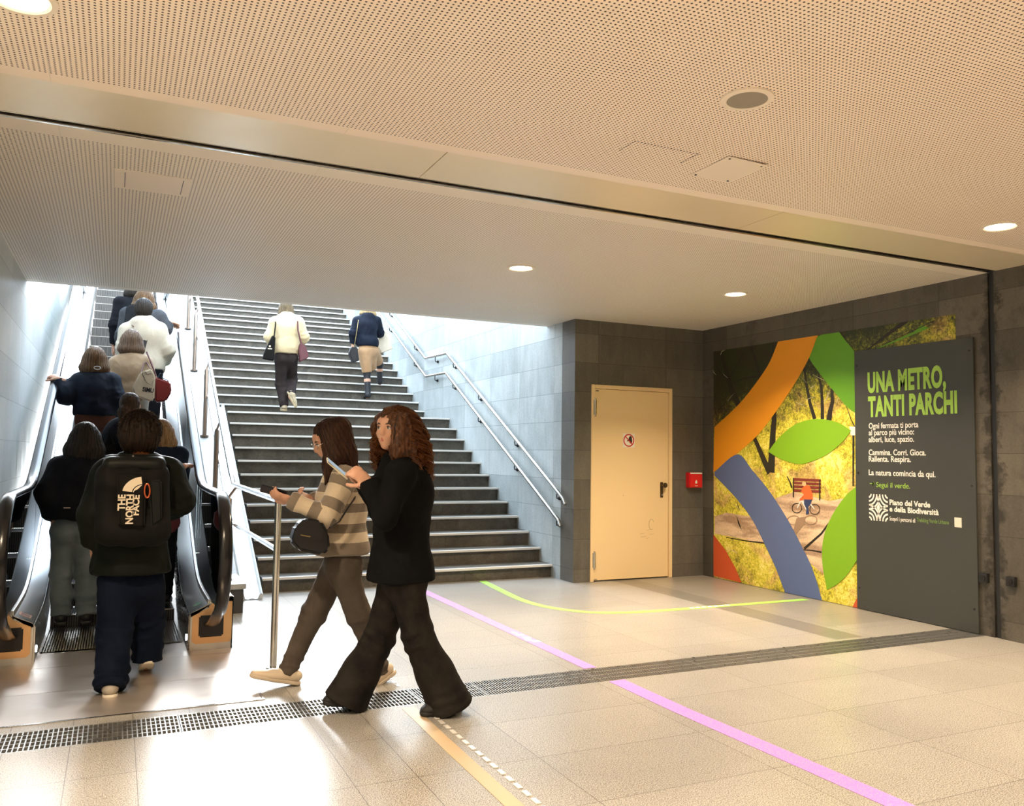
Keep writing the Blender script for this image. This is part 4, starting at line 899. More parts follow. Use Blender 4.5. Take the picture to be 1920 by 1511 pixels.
class Person:
    """joints in a local frame: x right, y the way the person faces, z up, metres for a 1.70 m body"""
    def __init__(s, label, base_pt, head, h, J, res=.008, build=1.0, skin=SKIN, curlL=.5, curlR=.5, barefeet=False):
        s.k = h/1.70; a = math.radians(head); s.R = np.array([[math.cos(a), -math.sin(a), 0], [math.sin(a), math.cos(a), 0], [0, 0, 1]]); s.o = np.array(base_pt, float); s.T = (s.R*s.k, s.o); s.res = res/s.k; s.w = build
        D = dict(pel=(0, 0, .95), wai=(0, 0, 1.08), che=(0, 0, 1.27), nek=(0, -.01, 1.43), hed=(0, .02, 1.585), fac=(0, 1, 0),
                 hipL=(-.09, 0, .90), hipR=(.09, 0, .90), kneL=(-.10, .02, .49), kneR=(.10, .02, .49), ankL=(-.10, -.02, .09), ankR=(.10, -.02, .09), toeL=(-.12, .14, .03), toeR=(.12, .14, .03),
                 shoL=(-.165, -.01, 1.385), shoR=(.165, -.01, 1.385), elbL=(-.21, -.03, 1.12), elbR=(.21, -.03, 1.12), wriL=(-.22, .05, .88), wriR=(.22, .05, .88), hanL=(0, .25, -1), hanR=(0, .25, -1), palL=(1, 0, 0), palR=(-1, 0, 0))
        D.update(J); s.J = {k: np.array(v, float) for k, v in D.items()}; s.label = label
        s.side = unit(s.J['shoR']-s.J['shoL']); s.hside = unit(s.J['hipR']-s.J['hipL'])
        f = unit(s.J['fac']); r = unit(np.cross(f, (0, 0, 1))); u = np.cross(r, f); s.H = np.array([r, f, u]); s.skin = skin; s.curl = (curlL, curlR)
        s.body()
    def hp(s, x, y, z): return s.J['hed']+s.H.T@np.array([x, y, z])
    def hand(s, S, w, d, n, curl, mirror):
        d = unit(d); n = unit(np.array(n)-d*np.dot(n, d)); sd = np.cross(d, n)*mirror    # sd: thumb side
        S.limb(w-d*.07, w, .030, .024)
        S.limb(w-d*.01, w+d*.045, .024, .031, sd, .55).limb(w+d*.04, w+d*.078, .034, .036, sd, .42)
        for q, (off, ln) in enumerate(((.029, .070), (.0098, .078), (-.0098, .073), (-.029, .056))):
            p = w+d*.082+sd*off; ang = .12; r = .0082
            for seg, fr in enumerate((.45, .32, .26)):
                ang += curl*(.35+.55*(seg > 0))*(1+.12*q); dd = d*math.cos(ang)+n*math.sin(ang); p2 = p+dd*ln*fr; S.limb(p, p2, r+.0008*(3-seg)*.5, r-.0008*seg); p = p2
        p = w+d*.018+sd*.024
        for fr, (a1, a2) in ((.036, (.75, .25)), (.030, (.45, .40)), (.024, (.25, .5))):
            dd = unit(d*(1-a1*.6)+sd*a1+n*a2*curl); p2 = p+dd*fr; S.limb(p, p2, .0125 if fr > .03 else .010, .009); p = p2
    def body(s):
        J, w = s.J, s.w; S = Soft(.010)
        S.chain([J['pel']-[0, 0, .04], J['pel'], J['wai'], J['che'], J['che']+(J['nek']-J['che'])*.6], [.125*w, .14*w, .115*w, .135*w, .12*w], s.side, .68)
        S.limb(J['nek']-(J['hed']-J['nek'])*.3, s.hp(0, -.02, -.06), .056, .05)
        for sd in 'LR':
            S.limb(J['nek']-[0, 0, .03], J['sho'+sd], .05, .052); S.limb(J['sho'+sd], J['elb'+sd], .05*w, .038); S.limb(J['elb'+sd], J['wri'+sd], .038, .024)
            S.limb(J['hip'+sd], J['kne'+sd], .082*w, .052); S.limb(J['kne'+sd], lerp(J['kne'+sd], J['ank'+sd], .35), .05, .052); S.limb(lerp(J['kne'+sd], J['ank'+sd], .3), J['ank'+sd], .052, .036)
            S.limb(J['ank'+sd]-[0, 0, .03], lerp(J['ank'+sd], J['toe'+sd], .85)-[0, 0, .012], .026, .017)
            S.ball(J['hip'+sd]+[0, -.05, .0], (.085*w, .08*w, .09*w))
        # head
        S.ball(s.hp(0, -.012, .022), (.074, .094, .092), s.H).ball(s.hp(0, .022, -.035), (.060, .066, .074), s.H)
        S.limb(s.hp(0, .045, -.06), s.hp(0, .068, -.088), .036, .022).ball(s.hp(0, .072, .038), (.055, .02, .035), s.H)
        S2 = s.S = S
        for x in (-1, 1):
            S.ball(s.hp(x*.078, -.008, -.008), (.008, .018, .030), s.H); S.ball(s.hp(x*.036, .066, -.022), (.022, .018, .02), s.H)
        S.limb(s.hp(0, .086, .018), s.hp(0, .108, -.022), .007, .0115).ball(s.hp(0, .084, -.052), (.022, .012, .010), s.H)
        for x in (-1, 1): S.carve(s.hp(x*.031, .104, .006), (.017, .018, .011), s.H)
        V, F = S.mesh(s.res); V = relax(V, F, 1, .35); parts = [(V, F)]
        for sd, mi_ in (('L', 1), ('R', -1)):
            Hs = Soft(.0032); s.hand(Hs, J['wri'+sd], J['han'+sd], J['pal'+sd], s.curl[sd == 'R'], mi_); Vh, Fh = Hs.mesh(.0030 if s.res < .0068 else .0042); parts.append((Vh, Fh+len(V))); V = np.concatenate([V, Vh]); F = np.concatenate([F, Fh+len(parts[0][0])+sum(len(q[0]) for q in parts[1:-1])])
        s.root = to_obj(V, F, 'person', s.skin, None, T=s.T); tag(s.root, s.label, 'person')
    def add(s, S, name, mat, res=None, folds=0.0, ffreq=24, seed=1, st=(1, 1, 1), near=(), hair=0, attr=None, label=None, it=1, ridge=None, rough=0):
        V, F = S.mesh((res or .009)/s.k); V = relax(V, F, it, .5)
        if folds or hair or near or rough:
            N = vnormals(V, F); d = np.zeros(len(V))
            if folds: n = wav(V, ffreq, seed, st); d += folds*(n-.5*np.abs(wav(V, ffreq*1.7, seed+5, st)))
            for c, r, amp, fr, axv in near:      # creases gathered about a joint, running across the limb
                c = np.array(c, float); g = np.exp(-((V-c)**2).sum(1)/(r*r)); d += amp*g*np.sin((V@unit(axv))*fr+2.2*wav(V, 9, seed+3))
            if hair:
                l = (V-s.J['hed'])@s.H.T; th = np.arctan2(l[:, 0], -l[:, 1]); d += hair*np.sin(th*34+3*wav(V, 8, seed)+l[:, 2]*4)+hair*.8*np.sin(th*71+4*wav(V, 12, seed+2))
            d = np.maximum(d, -.0022) if not (hair or rough) else d
            if rough: d += rough*wav(V, 62, seed+8)+rough*.5*wav(V, 130, seed+9)
            V = V+N*d[:, None]
        o = to_obj(V, F, name, mat, s.root, None if attr is None else attr(V, S), s.T)
        if label: o['label'] = label
        return o
    # ---- garments
    def top(s, mat, name='jacket', inf=.02, hem=.82, sleeve=.95, hood=False, collar=.0, folds=.004, res=.009, attr=False, hemw=None, shoulder=.0, arm=1.0, label=None, cuff=0, seed=3, k=.016, fl=.84):
        J, w = s.J, s.w; S = Soft(k); hem = hem+J['pel'][2]-.95; hemw = hemw or (.148*w+inf); S.tagv = [1] if attr else []
        hemp = np.array([J['pel'][0], J['pel'][1], hem]) + (J['pel']-J['wai'])*0
        S.chain([hemp, J['pel']+[0, 0, .02] if hem < J['pel'][2]-.02 else lerp(hemp, J['wai'], .5), J['wai'], J['che'], lerp(J['che'], J['nek'], .62)], [hemw, (.150*w+inf), (.125*w+inf), (.148*w+inf), .125*w+inf*.6], s.side, fl, cap0=False, t=0)
        for iq in range(len(S.p)): S.clip[iq] = (hemp, np.array([0, 0, -1.]))
        for i, sd in enumerate('LR'):
            so, el, wr = J['sho'+sd], J['elb'+sd], J['wri'+sd]; wr = el+(wr-el)*sleeve
            S.limb(J['nek']-[0, .005, .045], so+[0, 0, .004+shoulder], .052+inf*.5, .054+inf*.7, t=0)
            S.limb(so, el, (.054+inf*.75)*arm, (.044+inf*.8)*arm, t=1+i); S.limb(el, wr, (.044+inf*.8)*arm, (.030+inf*.62)*arm, cap1=True, t=3+i)
            if cuff: d = unit(wr-el); S.limb(wr-d*.02, wr+d*cuff, .034+inf*.35, .031+inf*.35, cap1=True, t=3+i)
        nk = J['nek']; up = unit(J['hed']-nk)
        if collar: S.limb(nk-up*.02, nk+up*collar, .068+inf*.4, .062+inf*.4, cap1=True)
        if hood:
            b = -s.H[1]*1.0; S.ball(nk+b*.075+[0, 0, -.005], (.115, .060, .075), s.H).ball(nk+b*.09+[0, 0, -.07], (.075, .045, .08), s.H); S.limb(nk+s.H[0]*.085+[0, 0, .015], nk-s.H[0]*.085+[0, 0, .015], .03)
        near = []
        for i, sd in enumerate('LR'): near += [(J['elb'+sd], .09, folds*1.3, 95, J['sho'+sd]-J['wri'+sd])]
        near += [(J['wai'], .16, folds*.9, 60, (0, 0, 1))]
        f = None
        if attr:
            def f(V, S):
                vt = np.round(S.vt); r = (J['pel'][2]+.238-V[:, 2])/.125; r = np.where(V[:, 2] < J['pel'][2]+.125, .2, r)
                for i, sd in enumerate('LR'):
                    so, el, wr = J['sho'+sd], J['elb'+sd], J['wri'+sd]; L1 = np.linalg.norm(el-so); a = (V-so)@unit(el-so); b = L1+(V-el)@unit(wr-el)
                    r = np.where(vt == 1+i, 10+(a+.005)/.15, r); r = np.where(vt == 3+i, 10+(b+.005)/.15, r)
                return r
        return s.add(S, name, mat, res, folds, 17, seed, (1, 1, .7), near, 0, f, label)
    def trousers(s, mat, name='trousers', waist=1.0, inf=.012, cuff=.052, knee=.062, flare=None, hemz=.04, folds=.003, res=.009, thigh=.088, label=None, seed=9, foldk=1.5, over=.0):
        J, w = s.J, s.w; S = Soft(.014); wz = J['pel']+np.array([0, 0, waist-.95])
        S.chain([J['pel']-[0, 0, .03], wz], [.142*w+inf*.6, .128*w+inf*.6], s.hside, .76, cap1=True)
        near = []
        for sd in 'LR':
            hp, kn, an = J['hip'+sd], J['kne'+sd], J['ank'+sd]; d = unit(an-kn); end = an+d*over
            S.ball(hp+[0, -.045, .0], (.088*w, .085*w, .095*w)); S.limb(hp, kn, thigh*w+inf, knee+inf*.6)
            if flare:
                S.limb(kn, lerp(kn, end, .5), knee+inf*.6, lerp(knee, flare, .45)+inf*.3); S.limb(lerp(kn, end, .5), end, lerp(knee, flare, .45)+inf*.3, flare, cap1=True)
            else: S.limb(kn, end, knee+inf*.6, cuff+inf*.2, cap1=True)
            near += [(kn, .11, folds*foldk, 70, kn-hp), (lerp(kn, end, .88), .10, folds*foldk*1.3, 95, d), (hp+[0, .03, -.04], .09, folds*foldk, 60, (0, .3, 1))]
        return s.add(S, name, mat, res, folds, 15, seed, (1, 1, .45), near, label=label)
    def shoe(s, sd, upper, sole, res=.006, high=0.0, name='shoe', pitch=None):
        J = s.J; an, to = J['ank'+sd], J['toe'+sd]; d = to-an; f = unit([d[0], d[1], 0]) if abs(d[2]) < .9*np.linalg.norm(d) else unit(d)
        z0 = to[2]-.03; heel = an-f*.045; pit = unit(to-an); nn = unit(np.cross(np.cross(unit(np.array([0, 0, 1.])), f) , pit)) if False else None
        # frame of the foot: along the sole from heel to toe
        hl = an+np.array([0, 0, -.055])-f*.05 if an[2]-to[2] < .09 else an-unit(to-an)*.0-np.array([0, 0, .02])-f*.055
        tt = to; al = unit(tt-hl); up = unit(np.array([0, 0, 1.])-al*al[2]) if abs(al[2]) < .95 else unit(-f); sr = np.cross(al, up)
        S = Soft(.008); S.limb(hl+up*.035, hl+al*.14+up*.02, .040, .042, sr, .85).limb(hl+al*.12+up*.018, tt+up*.012, .043, .036, sr, .62).limb(hl+al*.04+up*.04, an+[0, 0, .01+high], .042, .044)
        S.cut(hl-up*.002, -up)
        o = s.add(S, name, upper, res)
        S = Soft(.004); S.limb(hl+up*.0, hl+al*.13, .041, .044, sr, .9).limb(hl+al*.12, tt, .045, .039, sr, .9); S.cut(hl-up*.016, -up).cut(hl+up*.008, up)
        V, F = S.mesh(.005/s.k); q = to_obj(V, F, 'sole', sole, o, T=s.T); return o
    def hair_cap(s, mat, back=.0, length=.0, width=.085, puff=.012, tips=None, ridges=.0022, res=.007, name='hair', face_open=.062, seed=4, extra=None, part=0, low=-.06, label=None, k=.014, rough=0, fz=-.035):
        """hair over the skull; length: how far the fall hangs below the chin line"""
        S = Soft(k); h = s.hp; p = puff
        S.ball(h(0, -.020, .036), (.078+p, .096+p, .088+p), s.H).ball(h(0, -.05, -.01), (.070+p, .066+p, .080+p), s.H)
        if length > 0:
            bk = -s.H[1]; dn = np.array([0, 0, -1.])
            tip = lambda x, y: h(x, y, -.03)+dn*(length+.03)
            for x in (-1, -.5, 0, .5, 1):
                yb = -.055 if abs(x) < .9 else -.02
                a = h(x*.062, yb, .0); b = h(x*width*.95, yb-.02-back*.5, -.09); c = tip(x*width, yb-.02-back)
                S.limb(a, b, .045+p*.5, .040+p*.4).limb(b, c, .040+p*.4, .016, (0, 1, 0), 1.0)
            for x in (-1, 1): S.limb(h(x*.066, .02, .03), h(x*.080, .012, -.07), .026+p*.4, .024)
        if extra: extra(S, h)
        S.carve(h(0, face_open+.062, fz), (.064, .075, .105), s.H)
        return s.add(S, name, mat, res, .0, 20, seed, hair=ridges, rough=rough, label=label)
    def strands(s, paths, r, mat, name='hair_strands', parent=None, seg=4):
        m = MB()
        for P, rad in paths:
            P = [Vector((s.T[0]@np.array(p))+s.T[1]) for p in P]; n = len(P); m.tube(P, [rad*s.k*(1-.75*(i/(n-1))**2) for i in range(n)], seg, caps=False)
        return m.build(name, mat, parent or s.root, True, auto=False)
    def W(s, p): return Vector(tuple(s.T[0]@np.array(p, float)+s.T[1]))
    def face(s, iris=(.06, .03, .02), lip=(.50, .16, .13), brow=(.06, .035, .02)):
        ew = paint('eye white', (.75, .72, .68), .2); ir = paint('iris %.2f' % iris[0], iris, .15); lp = paint('lips', lip, .4); br = paint('eyebrow %.2f' % brow[0], brow, .7)
        for x in (-1, 1):
            S = Soft(.003); S.ball(s.hp(x*.031, .082, .006), (.0125, .0125, .0105), s.H); V, F = S.mesh(.0022); e = to_obj(V, F, 'eye', ew, s.root, T=s.T)
            S = Soft(.002); S.ball(s.hp(x*.031, .0915, .006), (.0058, .0045, .0062), s.H); V, F = S.mesh(.0016); to_obj(V, F, 'iris', ir, e, T=s.T)
            S = Soft(.002); S.chain([s.hp(x*.014, .094, .026), s.hp(x*.032, .093, .031), s.hp(x*.050, .082, .025)], [.0035, .0035, .002]); V, F = S.mesh(.0022); to_obj(V, F, 'eyebrow', br, s.root, T=s.T)
            S = Soft(.0015); S.chain([s.hp(x*.019, .089, .010), s.hp(x*.031, .096, .0155), s.hp(x*.045, .086, .010)], [.0018, .0022, .0015]); V, F = S.mesh(.0015); to_obj(V, F, 'eyelash', br, s.root, T=s.T)
        S = Soft(.003); S.chain([s.hp(-.022, .086, -.053), s.hp(0, .097, -.048), s.hp(.022, .086, -.053)], [.003, .0055, .003]); S.chain([s.hp(-.020, .086, -.056), s.hp(0, .096, -.060), s.hp(.020, .086, -.056)], [.003, .006, .003]); V, F = S.mesh(.0025); to_obj(V, F, 'lips', lp, s.root, T=s.T)
# ------------------------------------------------------------------ the people
def mk(label, base_pt, head, h, px, ov=None, **k):
    """px: joint -> (pixel x, pixel y, depth beyond the base); each becomes a real point of the place"""
    a = math.radians(head); R = np.array([[math.cos(a), -math.sin(a), 0], [math.sin(a), math.cos(a), 0], [0, 0, 1]]); J = dict(ov or {})
    for j, (x, y, dy) in px.items(): J[j] = R.T@(np.array(at(x, y, Y=base_pt[1]+dy))-np.array(base_pt))/(h/1.70)
    return Person(label, base_pt, head, h, J, **k)
black_cloth = cloth_mat('black knit', (.006, .006, .0065), rough=.95)
BL = paint('black leather', (.010, .010, .012), .38)

# ---- woman in the striped jumper
bp = (1.25, 5.15, 0)
w1 = mk('person in a cream and grey striped jumper walking left, looking down at a phone', bp, 90, 1.66, dict(
    pel=(640, 1050, 0), wai=(641, 1000, 0), che=(643, 935, 0), nek=(646, 878, 0), hed=(618, 825, 0),
    hipL=(640, 1062, -.085), hipR=(632, 1062, .085), kneR=(588, 1150, .08), ankR=(537, 1262, .05), toeR=(480, 1266, .05),
    kneL=(672, 1150, -.08), ankL=(716, 1258, -.09), toeL=(690, 1293, -.09),
    shoL=(645, 897, -.165), shoR=(640, 893, .16), elbL=(612, 968, -.20), wriL=(548, 938, -.14), elbR=(622, 962, .20), wriR=(587, 938, .08)),
    dict(fac=(-.05, 1, -.50), hanL=(.15, 1, .28), palL=(.6, -.1, .8), hanR=(-.25, .9, .35), palR=(-.7, -.2, .7)), res=.0055, curlL=.5, curlR=.75, build=.98)
m_, nt, b = base('striped jumper', (.8, .7, .5), .9, spec=.2)
at_ = nt.nodes.new('ShaderNodeAttribute'); at_.attribute_name = 'stripe'
fr_ = M_(nt, 'FRACT', M_(nt, 'ADD', at_.outputs['Fac'], 20)); k_ = M_(nt, 'LESS_THAN', fr_, .44)
t_ = nt.nodes.new('ShaderNodeTexCoord'); n_ = noise(nt, 240, 2, t_.outputs['Object'])
c_ = mixc(nt, k_, (.66, .55, .40), (.235, .19, .145)); L(nt, mixc(nt, .25, c_, ramp(nt, n_, [(.3, .3), (.7, .7)]), 'OVERLAY'), b.inputs['Base Color']); b.inputs['Sheen Weight'].default_value = .2; bump(nt, b, n_, .3, .002)
w1.top(m_, 'striped_jumper', inf=.022, hem=1.0, sleeve=1.0, folds=.006, res=.0065, attr=True, hemw=.188, arm=1.0, cuff=.01, fl=.92)
w1.trousers(cloth_mat('taupe denim', (.110, .088, .072), (.080, .064, .052)), waist=1.02, inf=.008, cuff=.052, knee=.070, thigh=.088, folds=.0045, res=.0065, over=.01)
cream_shoe = paint('cream leather', (.66, .54, .40), .5); tan_sole = paint('cream rubber sole', (.60, .50, .38), .6)
for sd in 'LR': w1.shoe(sd, cream_shoe, tan_sole)
dkhair = hair_mat('dark brown hair', (.012, .006, .004), (.07, .025, .012))
def w1x(S, h):
    P = lambda x, y, Y: w1.R.T@(np.array(at(x, y, Y=bp[1]+Y))-w1.o)/w1.k
    for dy in (-.06, 0, .06): S.chain([P(640, 800, dy), P(652, 850, dy*1.2), P(662, 890, dy*1.3), P(668, 925, dy)], [.055, .050, .034, .014])
    S.chain([P(612, 838, -.068), P(617, 862, -.08), P(616, 885, -.09), P(610, 908, -.09)], [.026, .028, .022, .008]); S.chain([P(622, 805, -.055), P(630, 850, -.085), P(634, 890, -.10)], [.055, .045, .018]); S.chain([P(610, 838, .068), P(613, 870, .08), P(606, 905, .08)], [.022, .022, .008])
w1.hair_cap(dkhair, puff=.010, extra=w1x, ridges=.0028, res=.0055, face_open=.050, fz=-.062, name='long_hair')
w1.face(iris=(.05, .03, .02))
# glasses
S = []
m = MB()
for x in (-1, 1): m.tube([w1.W(w1.hp(x*.034+.022*math.cos(t), .106-.006*abs(math.cos(t)), .002+.018*math.sin(t))) for t in np.linspace(0, 2*PI, 18)[:-1]], .0013, 6, closed=True)
m.tube([w1.W(w1.hp(-.012, .108, .006)), w1.W(w1.hp(.012, .108, .006))], .0013, 6)
for x in (-1, 1): m.tube([w1.W(w1.hp(x*.056, .100, .006)), w1.W(w1.hp(x*.078, .06, .008)), w1.W(w1.hp(x*.082, -.01, .004))], .0012, 6)
g = m.build('glasses', paint('pale metal frame', (.75, .72, .68), .25, metal=.8), None, True); tag(g, 'thin framed glasses worn by the person in the striped jumper', 'glasses')
# phone in her hands
def phone(center, d, n, label, col=(.02, .02, .025), L_=.15, w_=.072, t_=.009):
    d = unit(d); n = unit(np.array(n)-d*np.dot(n, d)); s = np.cross(d, n); e = empty('phone', tuple(center), label, 'phone')
    def bx(a, b, o, nm, mt):
        m = MB(); c = np.array(center); vs = []
        for i in (-1, 1):
            for j in (-1, 1):
                for q in (-1, 1): vs.append(m.bm.verts.new(tuple(c+d*i*a+s*j*b+n*(o+q*(t_/2 if nm == 'case' else .0006)))))
        bmesh.ops.convex_hull(m.bm, input=vs)
        if nm == 'case': bmesh.ops.bevel(m.bm, geom=m.bm.edges[:], offset=.003, segments=2, affect='EDGES')
        return m.build(nm, mt, e)
    bx(L_/2, w_/2, 0, 'case', paint('phone case %.2f' % col[0], col, .3)); bx(L_/2-.005, w_/2-.004, t_/2, 'screen', paint('phone screen', (.03, .035, .05), .08)); return e
hc = w1.W(w1.J['wriL']+unit(w1.J['hanL'])*.115+unit(w1.J['palL'])*.028)
phone(hc, w1.R@unit(w1.J['hanL']), w1.R@unit(w1.J['palL']), 'dark phone held low by the person in the striped jumper')
# crossbody bag
def from_px(px, py, Y): return Vector(at(px, py, Y=Y))
bag = empty('shoulder_bag', tuple(from_px(585, 1010, 4.93)), 'small black leather crossbody bag hanging at the hip of the striped jumper', 'bag')
def pix_solid(name, pts, Y0, Y1, mat, parent, bev=.015, seg=3, bulge=None):
    """solid with a side outline given by pixels at depth Y0, going back to Y1"""
    m = MB(); m.prism([from_px(x, y, Y0) for x, y in pts], (0, Y1-Y0, 0)); bmesh.ops.recalc_face_normals(m.bm, faces=m.bm.faces); bmesh.ops.bevel(m.bm, geom=m.bm.edges[:], offset=bev, segments=seg, affect='EDGES', clamp_overlap=True); return m.build(name, mat, parent, True)
pix_solid('bag_body', [(546, 1016), (556, 985), (575, 972), (604, 976), (618, 1000), (620, 1030), (606, 1042), (560, 1033)], 4.86, 4.97, BL, bag, .018)
pix_solid('flap', [(549, 1012), (558, 983), (576, 974), (600, 978), (608, 1002), (604, 1016), (562, 1013)], 4.850, 4.864, BL, bag, .005, 2)
MB().tube([from_px(564, 1003, 4.846), from_px(582, 1006, 4.846)], .0035, 8).build('brass_bar', paint('brass', (.55, .42, .2), .3, metal=1.), bag, True)
MB().tube([from_px(617, 990, 4.86), from_px(636, 978, 4.88), from_px(655, 948, 4.925), from_px(664, 936, 4.97), from_px(668, 915, 5.07), from_px(655, 893, 5.18), from_px(630, 905, 5.3)], .011, 8, flat=(1, .35)).build('strap', BL, bag, True)

# ---- woman in black with curly hair
bp2 = (1.46, 4.47, 0)
w2 = mk('person in a black sweater and wide black trousers with long curly auburn hair walking left', bp2, 90, 1.69, dict(
    pel=(752, 1070, 0), wai=(752, 1015, 0), che=(756, 925, 0), nek=(753, 858, 0), hed=(737, 806, 0),
    hipL=(758, 1088, -.085), hipR=(745, 1088, .085), kneR=(708, 1200, .12), ankR=(656, 1300, .14), toeR=(618, 1316, .14),
    kneL=(785, 1195, -.10), ankL=(838, 1310, -.13), toeL=(800, 1335, -.14),
    shoL=(752, 888, -.165), shoR=(745, 882, .16), elbL=(722, 972, -.19), wriL=(692, 905, -.12), elbR=(712, 955, .19), wriR=(684, 908, .06)),
    dict(fac=(-.62, .80, .02), hanL=(.25, .75, .62), palL=(.75, .1, -.2), hanR=(-.2, .8, .5), palR=(-.5, .3, .6)), res=.0055, curlL=.9, curlR=.8, build=.98)
w2.top(black_cloth, 'black_sweater', inf=.030, hem=.905, sleeve=.98, folds=.006, res=.0065, hemw=.195, arm=.86, fl=.95, cuff=.012, collar=.03)
w2.trousers(cloth_mat('faded black denim', (.026, .022, .018), (.009, .008, .008)), name='flared_trousers', waist=1.04, inf=.008, knee=.078, thigh=.090, flare=.128, folds=.0065, res=.007, over=.055)
m = MB(); p = w2.W(w2.J['kneL']+[-.11, -.02, .10]); m.box((p.x-.02, p.y-.012, p.z-.03), (p.x+.04, p.y+.012, p.z+.03), .004)
for sd in 'LR': w2.shoe(sd, paint('black suede', (.012, .011, .011), .7), paint('black sole', (.015, .015, .014), .6))
auburn = hair_mat('auburn curls', (.014, .006, .003), (.16, .06, .024))
P2 = lambda x, y, Y=0: w2.R.T@(np.array(at(x, y, Y=bp2[1]+Y))-w2.o)/w2.k
def w2x(S, h):
    for dy in (-.085, 0, .08): S.chain([P2(748, 795, dy), P2(765, 840, dy), P2(778, 880, dy), P2(786, 912, dy*.8)], [.064, .055, .040, .015])
    S.chain([P2(750, 800, -.10), P2(745, 845, -.12), P2(748, 868, -.12)], [.05, .04, .02]); S.chain([P2(719, 782, .06), P2(708, 802, .08), P2(708, 850, .09), P2(704, 880, .08)], [.030, .030, .03, .012])
w2.hair_cap(auburn, puff=.012, extra=w2x, ridges=.0015, rough=.006, res=.006, face_open=.050, name='curly_hair')
# corkscrew locks
rr = random.Random(21); locks = []
def curl(P, amp, turns, n=44):
    P = [np.array(p, float) for p in P]; ph = rr.uniform(0, 6); o = []
    for i in range(n):
        t = i/(n-1)*(len(P)-1); j = min(int(t), len(P)-2); u = t-j; c = P[j]*(1-u)+P[j+1]*u; a = ph+turns*2*PI*i/(n-1); am = amp*min(1, .25+i/n*1.2)
        o.append(c+np.array([math.cos(a)*am, math.sin(a)*am, .3*am*math.sin(a*.5)]))
    return o
mid_ = [P2(728, 772, 0), P2(742, 792, 0), P2(757, 828, 0), P2(771, 870, 0), P2(785, 916, 0)]; rad_ = [.055, .102, .116, .106, .066]
side_ = np.array([1., 0, 0])
for k in range(250):
    th = rr.uniform(0, 2*PI); e = rr.uniform(.94, 1.20); o = []; end = rr.uniform(2.8, 4.0); drift = rr.uniform(-.25, .25)
    for q in np.linspace(rr.uniform(0, .5), end, 7):
        j = min(int(q), 3); u = q-j; c = mid_[j]*(1-u)+mid_[j+1]*u; r = (rad_[j]*(1-u)+rad_[j+1]*u)*e; t = th+drift*q; ax = unit(mid_[j+1]-mid_[j]); v = unit(np.cross(side_, ax)); o.append(c+side_*math.cos(t)*r*1.05+v*math.sin(t)*r)
    mp_ = (o[2]-w2.J['hed'])@w2.H.T      # keep the face clear
    if any(((p-w2.J['hed'])@w2.H.T)[1] > .045 and -.12 < ((p-w2.J['hed'])@w2.H.T)[2] < .055 and abs(((p-w2.J['hed'])@w2.H.T)[0]) < .066 for p in o): continue
    locks.append((curl(o, rr.uniform(.011, .019), rr.uniform(6, 10), 64), rr.uniform(.0042, .0072)))
for k in range(46):
    dy = rr.uniform(.03, .13); x0, y0 = 716+rr.uniform(-5, 6), 772+rr.uniform(0, 10); locks.append((curl([P2(x0+8, y0, dy*.6), P2(705+rr.uniform(-4, 5), 800, dy), P2(704+rr.uniform(-8, 6), 835, dy), P2(706+rr.uniform(-12, 8), 850+rr.uniform(0, 34), dy)], rr.uniform(.008, .015), rr.uniform(4, 8)), rr.uniform(.003, .005)))
for k in range(20):   # loose ends that catch the light
    if k < 13: x, y = 788+rr.uniform(0, 16), 870+rr.uniform(0, 36); x2, y2 = x+rr.uniform(6, 22), y+rr.uniform(14, 40)
    else: x, y = 704+rr.uniform(0, 6), 820+rr.uniform(0, 14); x2, y2 = x-rr.uniform(6, 18), y+rr.uniform(8, 24)
    dy = rr.uniform(-.05, .06); locks.append((curl([P2(x-10 if k < 13 else x+6, y-20, dy), P2(x, y, dy), P2(x2, y2, dy)], rr.uniform(.014, .022), rr.uniform(1.6, 3), 30), .0024))
w2.strands(locks, 0, strand_mat(auburn, 'auburn strands', (.75, .42, .16)), 'curls', None, 5)
w2.face(iris=(.05, .03, .015), lip=(.55, .15, .12))
phone(w2.W(w2.J['wriR']+unit(w2.J['hanR'])*.13+np.array([-.02, .06, .02])), w2.R@unit((-.1, .75, .60)), w2.R@unit((-.35, -.62, .72)), 'pale cased phone held up in front of the person in the black sweater', (.72, .66, .50))

# ---- boy with the backpack
bp3 = (.06, 5.62, .006)
boy = mk('person in a black jacket and navy jeans with a black backpack stepping onto the escalator', bp3, 0, 1.66, dict(
    pel=(245, 1080, 0), wai=(248, 1020, 0), che=(255, 935, 0), nek=(262, 862, 0), hed=(263, 817, .03),
    hipL=(222, 1090, 0), hipR=(270, 1090, .02), kneL=(214, 1190, -.04), ankL=(207, 1282, -.22), toeL=(204, 1292, .0),
    kneR=(278, 1165, .16), ankR=(276, 1232, .14), toeR=(272, 1254, .30),
    shoL=(205, 890, 0), shoR=(316, 890, 0), elbL=(176, 965, -.05), wriL=(173, 1022, .03), elbR=(337, 938, -.02), wriR=(322, 960, .22)),
    dict(fac=(.10, 1, .12), hanL=(.1, .3, -.9), palL=(.9, 0, .2), hanR=(-.4, .9, 0), palR=(0, 0, -1)), res=.007, curlL=.9, build=1.02)
jac = paint('black nylon shell', (.007, .008, .007), .5, spec=.2)
boy.top(cloth_mat('black shell fabric', (.006, .008, .006), (.010, .012, .009), .6, 400, .1, 0), 'jacket', inf=.052, hem=.98, sleeve=.95, folds=.009, res=.0085, hemw=.225, arm=1.05, fl=.92, shoulder=.01, seed=12)
boy.trousers(cloth_mat('navy denim', (.003, .006, .017), (.007, .012, .028), .8, 300), 'jeans', waist=1.0, inf=.016, cuff=.086, knee=.090, thigh=.098, folds=.008, res=.0085, over=.03, foldk=1.8)
